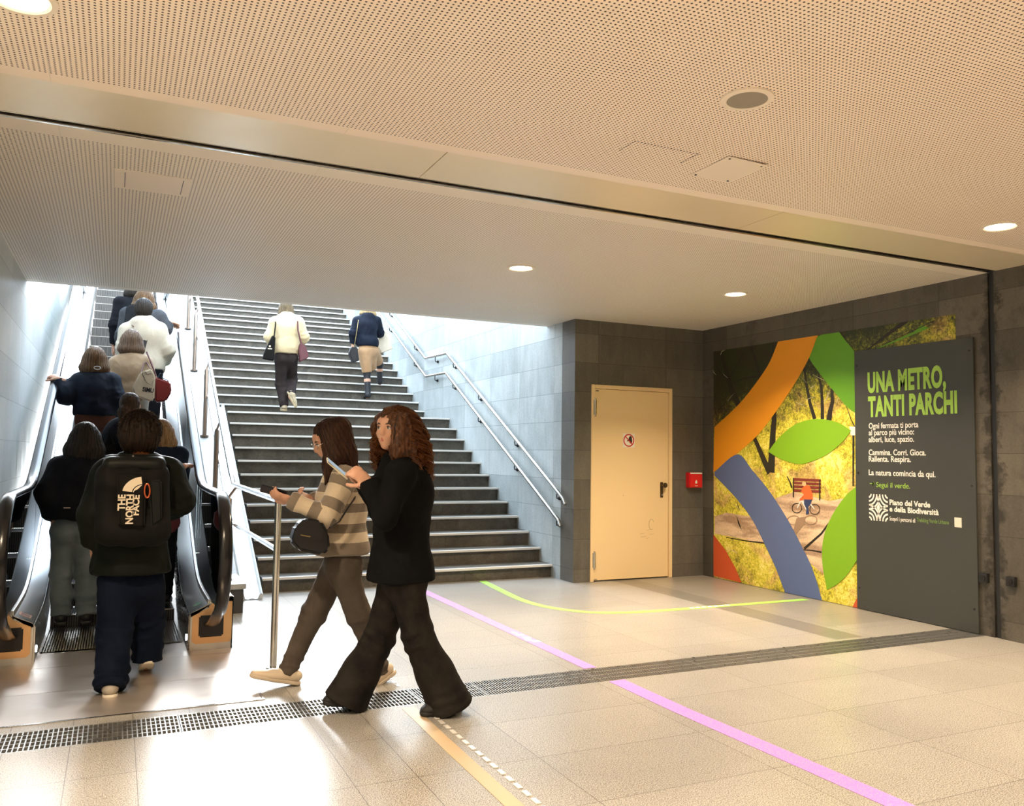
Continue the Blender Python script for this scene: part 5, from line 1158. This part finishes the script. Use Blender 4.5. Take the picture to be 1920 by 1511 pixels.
for sd in 'LR': boy.shoe(sd, paint('beige trainer', (.42, .38, .32), .6), paint('pale trainer sole', (.72, .66, .55), .5))
S = Soft(.012); nk = boy.J['nek']; S.chain([nk-[.075, .01, .0], nk+[0, -.05, .03], nk+[.075, -.01, 0]], [.034, .038, .034]).limb(nk-[0, 0, .03], nk+[0, .0, .025], .070, .064); boy.add(S, 'brown_collar', cloth_mat('rust corduroy', (.16, .055, .018)), .007, .002)
bh = hair_mat('black brown curls', (.006, .004, .003), (.04, .02, .010))
boy.hair_cap(bh, puff=.040, ridges=.004, res=.006, face_open=.07, name='short_curly_hair')
rr = random.Random(8); lk = []
for k in range(420):
    th = rr.uniform(0, 2*PI); ph = rr.uniform(-.35, 1.5); d = np.array([math.cos(th)*math.cos(ph), math.sin(th)*math.cos(ph), math.sin(ph)])
    if d[1] > .75 and d[2] < .3: continue
    c = boy.hp(d[0]*.116, d[1]*.124-.02, d[2]*.122+.035); u = unit(np.cross(d, (rr.uniform(-1, 1), rr.uniform(-1, 1), .3))); v = np.cross(d, u); r = rr.uniform(.007, .014)
    lk.append(([c+u*r*math.cos(t)+v*r*math.sin(t)+d*t*.0026 for t in np.linspace(0, rr.uniform(4, 8), 12)], rr.uniform(.0032, .005)))
boy.strands(lk, 0, strand_mat(bh, 'brown strands', (.35, .20, .10)), 'curls', None, 4)
# backpack
bk = empty('backpack', tuple(boy.W((-.03, -.22, 1.2))), 'large black backpack with white printed lettering on the back of the black jacket', 'backpack')
sh = cloth_mat('black pack fabric', (.011, .010, .009), (.007, .007, .007), .7, 300, .15, 0)
Yb_ = 5.30
def psoft(name, prims, mat, parent, h=.008, folds=.0, seed=1, k=.015):
    S = Soft(k)
    for q in prims: S.limb(*q[:4], **(q[4] if len(q) > 4 else {}))
    V, F = S.mesh(h); V = relax(V, F, 1)
    if folds: V = V+vnormals(V, F)*(folds*wav(V, 16, seed))[:, None]
    return to_obj(V, F, name, mat, parent)
def fp(x, y, Y): return np.array(from_px(x, y, Y))
pr = []
for xa in (208, 248, 288): pr.append((fp(xa, 893, Yb_+.07), fp(xa+1, 995, Yb_+.06), .085, .090))
psoft('pack_body', pr+[(fp(206, 905, Yb_+.02), fp(288, 905, Yb_+.02), .05, .05), (fp(206, 990, Yb_+.03), fp(290, 990, Yb_+.03), .07, .07)], sh, bk, .008, .006, 4)
psoft('top_flap', [(fp(208, 872, Yb_+.04), fp(296, 872, Yb_+.04), .045, .045), (fp(208, 864, Yb_+.10), fp(294, 864, Yb_+.10), .04, .04)], jac, bk, .007, .003)
fr0 = Yb_-.052
o = pix_solid('front_pocket', [(218, 885), (274, 887), (272, 990), (222, 988)], fr0-.018, fr0+.05, sh, bk, .014, 3)
o = pix_solid('side_pocket', [(278, 900), (304, 900), (304, 975), (284, 990)], fr0-.005, fr0+.06, jac, bk, .012, 3)
for a, b in ((197, -1), (306, 1)):
    MB().tube([fp(a, 868, Yb_+.06), fp(a+b*6, 874, Yb_+.20), fp(a+b*4, 884, Yb_+.30)], .022, 10, flat=(1, .3)).build('strap', sh, bk, True)
MB().tube([fp(248+14*math.cos(t), 866+7*math.sin(t), Yb_+.02) for t in np.linspace(PI, 2*PI, 10)], .006, 8).build('carry_loop', sh, bk, True)
MB().tube([fp(276+5.0*math.cos(t)+(t > PI)*0, 920+13*math.sin(t), fr0-.03) for t in np.linspace(0, 2*PI, 20)[:-1]], .0045, 8, closed=True).build('carabiner', paint('orange metal clip', (.62, .13, .05), .3, metal=.6), bk, True)
MB().tube([fp(250, 855, 5.36), fp(250, 855, 5.33)], .006, 10).build('snap_button', MT['tube'], bk, True)
lgw = paint('printed off white', (.82, .70, .52), .5)
# lettering runs upward, three lines
Ru = Matrix(((0, -1, 0), (0, 0, -1), (1, 0, 0)))
yy_ = fr0-.0195
def lt(body, px, py0, py1, wpx, name):
    a = from_px(px, py0, yy_); b = from_px(px, py1, yy_); want = b.z-a.z
    o = text_mesh(body, .062, a, Ru, lgw, name, bk, bold=.0022); zs = [v.co.z for v in o.data.vertices]; k = want/(max(zs)-min(zs)); z0 = min(zs)
    xs = [v.co.x for v in o.data.vertices]; ww = max(xs)-min(xs); kx = (wpx/290)/ww
    for v in o.data.vertices: v.co.z = a.z+(v.co.z-z0)*k; v.co.x = a.x+(v.co.x-max(xs))*kx
lt('THE', 234.5, 957, 927, 11.5, 'lettering'); lt('NORTH', 249.5, 982, 927, 12, 'lettering'); lt('FACE', 260.5, 966, 928, 10.5, 'lettering')
c0 = from_px(254, 924, yy_)
m = MB()
for r0_, r1_ in ((.024, .058), (.064, .118)):
    n = 14; A = np.linspace(PI/2+.12, PI-.12 if r1_ > .1 else PI-.1, n); 
    for t0, t1 in zip(A, A[1:]):
        f = lambda r, t: (c0.x+.012+r*math.cos(t)*.92+.028*(r > .03), yy_-.0004, c0.z+r*math.sin(t)*.78)
        m.prism([f(r0_, t0), f(r1_, t0), f(r1_, t1), f(r0_, t1)], (0, -.0008, 0))
m.build('dome_emblem', lgw, bk)

# ---- people riding the escalator, seen from behind
def back(label, X, Y, Z, h, px, ov=None, **k): return mk(label, (X, Y, Z), 0, h, px, ov, **k)
navy = cloth_mat('navy padded cloth', (.007, .010, .020), (.012, .017, .030), .6)
dark = cloth_mat('black padded cloth', (.008, .009, .013), (.014, .015, .020), .75)
blue_j = cloth_mat('grey blue denim', (.13, .17, .20), (.19, .23, .26)); red_b = paint('dark red leather', (.20, .015, .015), .45)
brown_h = hair_mat('mid brown hair', (.06, .032, .016), (.20, .12, .06)); dk2 = hair_mat('near black hair', (.006, .005, .005), (.035, .025, .018))
def shoes(p, col=(.02, .02, .02)):
    for sd in 'LR': p.shoe(sd, paint('shoe %.2f' % col[0], col, .5), paint('sole %.2f' % col[0], tuple(min(1, c+.02) for c in col), .6), .008)
a1 = back('person with long black hair in a black jacket and pale jeans standing before the boy', -.26, 7.34, .02, 1.66, dict(
    hed=(160, 822, .02), nek=(158, 862, 0), shoL=(116, 880, 0), shoR=(196, 880, 0), che=(152, 905, 0), wai=(140, 945, 0), pel=(136, 985, 0), hipL=(120, 995, 0), hipR=(158, 995, 0), kneL=(114, 1075, .02), kneR=(161, 1075, .02), ankL=(114, 1152, -.02), ankR=(162, 1150, -.02), toeL=(114, 1160, .16), toeR=(162, 1158, .16),
    elbL=(92, 925, -.02), wriL=(100, 968, .12)), dict(fac=(.05, 1, .05)), res=.009)
a1.top(dark, 'jacket', inf=.050, hem=1.02, sleeve=.95, folds=.009, hemw=.215, arm=1.15, seed=31); a1.trousers(blue_j, 'jeans', inf=.006, cuff=.070, knee=.068, thigh=.082, flare=.074, over=.01, folds=.006); shoes(a1)
a1.hair_cap(dk2, length=.26, width=.105, puff=.012, back=.02, name='long_hair', res=.008)
p = a1.W((.0, 0, 0)); MB().tube([from_px(119, 952, 7.12), from_px(132, 952, 7.12)], .004, 6).build('jacket_tag', paint('pale tag', (.6, .5, .45), .5), a1.root)

a2 = back('person partly hidden behind the boy with a hand on the right rubber handrail', .34, 7.75, .094, 1.56, dict(
    wriR=(348, 873, -.12), elbR=(335, 905, -.10)), dict(fac=(0, 1, 0), hanR=(.3, .9, .1), palR=(0, 0, -1)), res=.009, curlR=.35)
a2.top(cloth_mat('dark blue cloth', (.012, .022, .045)), 'jacket', inf=.03, hem=.86, sleeve=.93, folds=.006, seed=5); a2.trousers(dark, inf=.01); shoes(a2)
a2.hair_cap(hair_mat('light brown hair', (.14, .08, .04), (.40, .27, .15)), length=.14, width=.095, name='light_brown_hair', res=.009)
rb = empty('handbag', tuple(from_px(322, 985, 7.55)), 'dark maroon handbag beside the backpack boy near the right escalator side', 'bag'); pix_solid('bag_body', [(310, 962), (337, 960), (339, 984), (326, 1000), (310, 998)], 7.50, 7.62, paint('maroon leather', (.10, .008, .018), .5), rb, .012)
MB().tube([from_px(314, 964, 7.56), from_px(322, 935, 7.60), from_px(332, 962, 7.56)], .006, 8).build('handle', paint('maroon leather', (0,)*3), rb, True)

a3 = back('person with dark hair in a low bun wearing black, standing between the two girls', .07, 8.12, .282, 1.65, dict(
    hed=(244, 762, .02), nek=(240, 806, 0), shoL=(208, 826, 0), shoR=(276, 828, 0)), dict(fac=(.15, 1, .05)), res=.009)
a3.top(dark, 'jacket', inf=.034, hem=.86, folds=.006, seed=6, hood=True); a3.trousers(dark, inf=.01); shoes(a3)
def bun(S, h): S.ball(h(-.035, -.125, -.055), (.048, .042, .055)).limb(h(-.03, -.13, -.07), h(-.05, -.14, -.16), .035, .012)
a3.hair_cap(hair_mat('dark brown bun', (.02, .012, .008), (.09, .05, .03)), puff=.004, extra=bun, name='hair_bun', res=.007)
m = MB(); q = a3.hp(-.028, -.105, -.04); m.tube([a3.W(q+np.array([.03*math.cos(t), .0, .03*math.sin(t)])) for t in np.linspace(0, 2*PI, 14)[:-1]], .005, 6, closed=True); m.build('hair_tie', paint('white ribbon', (.7, .7, .7), .6), a3.root, True)
q = empty('shoulder_bag', tuple(from_px(210, 860, 8.0)), 'black bag with a pale knot on the shoulder of the person with the low bun', 'bag'); pix_solid('bag_body', [(192, 832), (218, 834), (222, 880), (194, 878)], 7.93, 8.02, sh, q, .012); MB().tube([from_px(196, 834, 7.95), from_px(206, 806, 8.02), from_px(214, 834, 7.95)], .008, 8).build('strap', sh, q, True)

a4 = back('person in a navy jacket, brown hair, with the left hand on the left handrail', -.20, 9.24, .846, 1.64, dict(
    hed=(178, 674, .02), nek=(178, 706, 0), che=(176, 735, 0), shoL=(150, 716, 0), shoR=(208, 716, 0), elbL=(124, 742, -.06), wriL=(110, 710, .0), elbR=(222, 752, -.03), wriR=(216, 778, .1)), dict(fac=(0, 1, .05), hanL=(-.6, .6, .3), palL=(.2, .3, -.9)), res=.009, curlL=.8)
a4.top(navy, 'navy_jacket', inf=.042, hem=.93, sleeve=.9, folds=.008, hemw=.20, arm=1.1, seed=8); a4.trousers(cloth_mat('rust brown cloth', (.12, .05, .035)), inf=.012); shoes(a4)
a4.hair_cap(brown_h, length=.10, width=.095, puff=.014, name='long_hair', res=.008)
m = MB(); m.tube([a4.W(np.array([.0-.03*math.cos(t), -.165, 1.40+.016*math.sin(t)])) for t in np.linspace(0, 2*PI, 16)[:-1]], .004, 6, closed=True); m.build('ring_mark', paint('pale ring print', (.5, .5, .5), .5), a4.root, True)

a5 = back('person in a beige sweater with straight brown hair carrying a cream tote bag', .10, 9.66, 1.034, 1.64, dict(
    hed=(246, 640, .02), nek=(246, 668, 0), che=(246, 700, 0), shoL=(220, 682, 0), shoR=(272, 682, 0), wriR=(280, 735, .1)), dict(fac=(-.1, 1, .0)), res=.009)
a5.top(cloth_mat('beige sweatshirt', (.29, .215, .14), (.36, .27, .18)), 'beige_sweater', inf=.035, hem=.84, folds=.006, hemw=.185, seed=9); a5.trousers(cloth_mat('pale grey cloth', (.42, .38, .32)), inf=.02, cuff=.08, knee=.08); shoes(a5, (.5, .45, .4))
a5.hair_cap(hair_mat('ash brown hair', (.06, .04, .028), (.19, .13, .09)), length=.09, width=.09, puff=.010, name='shoulder_hair', res=.008)
tb = empty('tote_bag', tuple(from_px(268, 720, 9.40)), 'cream canvas tote bag with a black drawing and lettering on the beige sweater', 'bag')
cv = cloth_mat('cream canvas', (.62, .55, .44), (.52, .46, .36))
pix_solid('bag_body', [(262, 698), (284, 690), (292, 705), (290, 748), (284, 753), (252, 742), (248, 726)], 9.36, 9.44, cv, tb, .014)
MB().tube([from_px(264, 700, 9.38), from_px(270, 680, 9.50), from_px(274, 678, 9.6), from_px(283, 692, 9.38)], .007, 6).build('strap', paint('brown strap', (.10, .04, .035), .6), tb, True)
ink = paint('black ink', (.02, .02, .025), .7)
lt_ = text_mesh('SIMU', .062, from_px(266.5, 733, 9.357), Matrix.Rotation(PI/2, 3, 'X')@Matrix.Rotation(-.12, 3, 'Z'), ink, 'scribble_lettering', tb, sx=.8, bold=.002)
MB().tube([from_px(x, y, 9.356) for x, y in ((271, 709), (267, 703), (268, 697), (273, 697), (276, 702), (284, 700))], .0028, 6).tube([from_px(x, y, 9.356) for x, y in ((270, 709), (276, 718), (284, 722), (287, 714))], .0018, 6).build('line_drawing', ink, tb)
rbg = empty('handbag', tuple(from_px(305, 728, 9.5)), 'bright dark red handbag hanging to the right of the cream tote bag', 'bag')
pix_solid('bag_body', [(289, 706), (300, 709), (320, 716), (322, 735), (312, 752), (291, 754)], 9.44, 9.56, red_b, rbg, .016)
MB().tube([from_px(275, 660, 9.60), from_px(284, 682, 9.5), from_px(293, 706, 9.48), ], .008, 8).build('strap', paint('maroon strap', (.09, .02, .03), .6), rbg, True)
MB().tube([from_px(296, 708, 9.44), from_px(300, 700, 9.44), from_px(306, 701, 9.44), from_px(304, 708, 9.44), from_px(316, 714, 9.44)], .005, 8).build('bow', paint('navy ribbon', (.02, .03, .08), .5), rbg, True)

a6 = back('person with short dark hair in a white hooded sweatshirt on the escalator', .26, 10.46, 1.41, 1.74, dict(
    hed=(269, 582, .02), nek=(268, 606, 0), shoL=(240, 622, 0), shoR=(296, 622, 0), elbR=(312, 656, -.02), wriR=(308, 680, .15)), dict(fac=(.05, 1, 0)), res=.010)
a6.top(cloth_mat('off white fleece', (.46, .42, .35), (.54, .50, .42)), 'white_hoodie', inf=.045, hem=.90, hood=True, folds=.007, hemw=.20, arm=1.15, seed=10); a6.trousers(dark, inf=.015); shoes(a6, (.5, .5, .5))
a6.hair_cap(dk2, puff=.016, name='short_hair', res=.008)
a6r = a6
MB().prism([from_px(265, 640, 10.20), from_px(270, 637, 10.2), from_px(275, 639, 10.2), from_px(277, 636, 10.2), from_px(274, 648, 10.2), from_px(272, 655, 10.2), from_px(265, 650, 10.2)], (0, .012, 0)).build('black_print', ink, a6.root)
m = MB(); m.tube([from_px(244, 622, 10.34), from_px(246, 606, 10.42), from_px(250, 612, 10.30)], .012, 6, flat=(1, .4)).build('strap', paint('brown strap', (0,)*3), a6.root, True)

a7 = back('person in a grey jacket near the top resting the right hand on the handrail', .23, 10.88, 1.598, 1.72, dict(
    wriR=(318, 604, .0), elbR=(308, 617, -.02)), dict(fac=(0, 1, 0), hanR=(.6, .6, -.1), palR=(0, 0, -1)), res=.010, curlR=.4)
a7.top(cloth_mat('slate grey cloth', (.05, .055, .065), (.08, .085, .10)), 'grey_jacket', inf=.04, hem=.86, sleeve=.93, folds=.006, arm=1.1, seed=11); a7.trousers(dark, inf=.012); shoes(a7)
a7.hair_cap(brown_h, length=.16, width=.09, puff=.01, name='long_hair', res=.010)
q = empty('backpack', tuple(from_px(240, 590, 10.7)), 'slim dark grey backpack on the person in the grey jacket', 'backpack'); pix_solid('pack_body', [(237, 572), (254, 568), (258, 612), (232, 612)], 10.62, 10.76, cloth_mat('charcoal nylon', (.03, .034, .04)), q, .02)
a8 = back('person in a black coat standing highest on the escalator at its left side', 0.14, 11.28, 1.786, 1.74, {}, dict(), res=.012)
a8.top(dark, 'coat', inf=.025, hem=.72, folds=.006, seed=13); a8.trousers(dark, inf=.012); shoes(a8); a8.hair_cap(dk2, length=.06, name='hair', res=.012)
q = empty('handbag', tuple(from_px(224, 606, 11.1)), 'small pink bag at the side of the person in the black coat', 'bag'); pix_solid('bag_body', [(221, 602), (232, 600), (232, 616), (223, 616)], 11.05, 11.12, paint('pink leather', (.5, .12, .15), .5), q, .008)

# ---- two people on the stairs
b1 = back('person in a cream hooded jacket and dark trousers climbing the stairs', 2.13, 12.28, 1.956, 1.62, dict(
    pel=(536, 664, 0), wai=(537, 645, -.03), che=(538, 618, -.02), nek=(537, 594, .02), hed=(536, 579, .05),
    hipL=(527, 672, 0), hipR=(546, 672, 0), kneL=(527, 722, .12), ankL=(533, 762, .04), toeL=(530, 768, .2), kneR=(547, 712, .28), ankR=(545, 742, -.10), toeR=(553, 760, -.12),
    shoL=(516, 605, 0), shoR=(559, 605, 0), elbL=(506, 632, 0), wriL=(511, 650, .16), elbR=(569, 632, 0), wriR=(562, 648, .16)), dict(fac=(0, 1, 0)), res=.010)
b1.top(cloth_mat('cream fleece', (.58, .47, .28), (.66, .54, .34)), 'cream_jacket', inf=.04, hem=.965, hood=True, folds=.006, hemw=.185, arm=1.1, seed=14)
b1.trousers(cloth_mat('dark brown cloth', (.030, .022, .022), (.045, .035, .034)), inf=.012, cuff=.065, knee=.075, folds=.006, over=.0)
for sd in 'LR': b1.shoe(sd, paint('tan trainer', (.42, .34, .22), .6), paint('tan trainer sole', (.50, .40, .24), .6), .008)
b1.hair_cap(hair_mat('brown blond hair', (.05, .035, .02), (.26, .19, .11)), length=.05, width=.075, puff=.006, name='hair', res=.009)
q = empty('tote_bag', tuple(from_px(505, 655, 12.2)), 'black tote bag with white print on the left arm of the cream jacket', 'bag'); pix_solid('bag_body', [(512, 628), (517, 632), (514, 676), (493, 672), (496, 660)], 12.08, 12.18, sh, q, .01)
MB().tube([from_px(514, 630, 12.12), from_px(517, 606, 12.14), from_px(516, 600, 12.25)], .009, 6).build('strap', sh, q, True); MB().box(tuple(from_px(502, 654, 12.077)-Vector((.0, 0, .003))), tuple(from_px(510, 654, 12.077)+Vector((0, .002, .006)))).build('white_print', lgw, q); m = MB(); c = from_px(506, 649, 12.077); m.tube([c, c+Vector((0, .002, 0))], .014, 10).build('white_print', lgw, q)
q = empty('shoulder_bag', tuple(from_px(568, 655, 12.2)), 'maroon shoulder bag on the right side of the cream jacket', 'bag'); pix_solid('bag_body', [(565, 642), (573, 648), (580, 666), (577, 672), (563, 678), (561, 650)], 12.10, 12.22, paint('plum leather', (.12, .035, .045), .5), q, .012)
MB().tube([from_px(566, 650, 12.14), from_px(559, 620, 12.10), from_px(558, 602, 12.14)], .011, 6).build('strap', paint('plum leather', (0,)*3), q, True)

b2 = back('person in a navy jacket, beige skirt and black boots climbing the stairs near the wall', 3.73, 13.72, 2.282, 1.62, dict(
    pel=(690, 652, 0), wai=(688, 636, 0), che=(687, 612, 0), nek=(688, 594, .02), hed=(689, 580, .05),
    hipL=(684, 660, 0), hipR=(698, 658, .05), kneL=(688, 700, .04), ankL=(690, 741, -.02), toeL=(685, 746, .12), kneR=(712, 682, .36), ankR=(712, 716, .42), toeR=(712, 722, .56),
    shoL=(670, 602, 0), shoR=(706, 602, 0), elbL=(662, 625, 0), wriL=(661, 644, .06), elbR=(712, 625, .1), wriR=(714, 616, .22)), dict(fac=(0, 1, 0)), res=.010)
b2.top(navy, 'navy_jacket', inf=.035, hem=.985, hood=True, folds=.006, hemw=.165, seed=15)
J = b2.J; S = Soft(.02); S.chain([J['pel']+[0, 0, .08], J['pel']-[0, 0, .02]], [.135, .155], b2.hside, .8); S.limb(J['hipL'], lerp(J['hipL'], J['kneL'], .95), .12, .085, cap1=True).limb(J['hipR'], lerp(J['hipR'], J['kneR'], .85), .12, .09, cap1=True).limb(lerp(J['hipL'], J['hipR'], .5)-[0, 0, .02], lerp(J['kneL'], J['kneR'], .45), .12, .07, cap1=True)
b2.add(S, 'beige_skirt', cloth_mat('camel cloth', (.42, .25, .13), (.50, .31, .17)), .010, .004)
for sd in 'LR':
    S = Soft(.01); S.limb(lerp(J['kne'+sd], J['hip'+sd], .4), J['kne'+sd], .075, .062).limb(J['kne'+sd], J['ank'+sd], .062, .046).limb(J['ank'+sd], J['toe'+sd]+[0, 0, .01], .045, .034); b2.add(S, 'boot', paint('black boot leather', (.012, .012, .016), .5), .009)
b2.hair_cap(hair_mat('blond curls', (.22, .14, .06), (.60, .44, .22)), length=.12, width=.10, puff=.016, name='blond_hair', res=.009, ridges=.005)
q = empty('handbag', tuple(from_px(666, 665, 13.6)), 'shiny black handbag held low by the person in the beige skirt', 'bag'); pix_solid('bag_body', [(659, 650), (670, 650), (674, 676), (662, 680), (655, 662)], 13.55, 13.66, BL, q, .012)
MB().tube([from_px(664, 652, 13.6), from_px(670, 615, 13.5), from_px(672, 600, 13.55)], .005, 6).build('strap', paint('brass', (0,)*3), q, True)
q = empty('tote_bag', tuple(from_px(722, 645, 13.9)), 'cream tote bag on the right arm of the person in the beige skirt', 'bag'); pix_solid('bag_body', [(712, 622), (724, 620), (737, 654), (716, 662), (708, 650)], 13.85, 13.93, cv, q, .01)
MB().tube([from_px(714, 624, 13.88), from_px(712, 612, 13.92), from_px(722, 621, 13.88)], .005, 6).build('strap', cv, q, True)
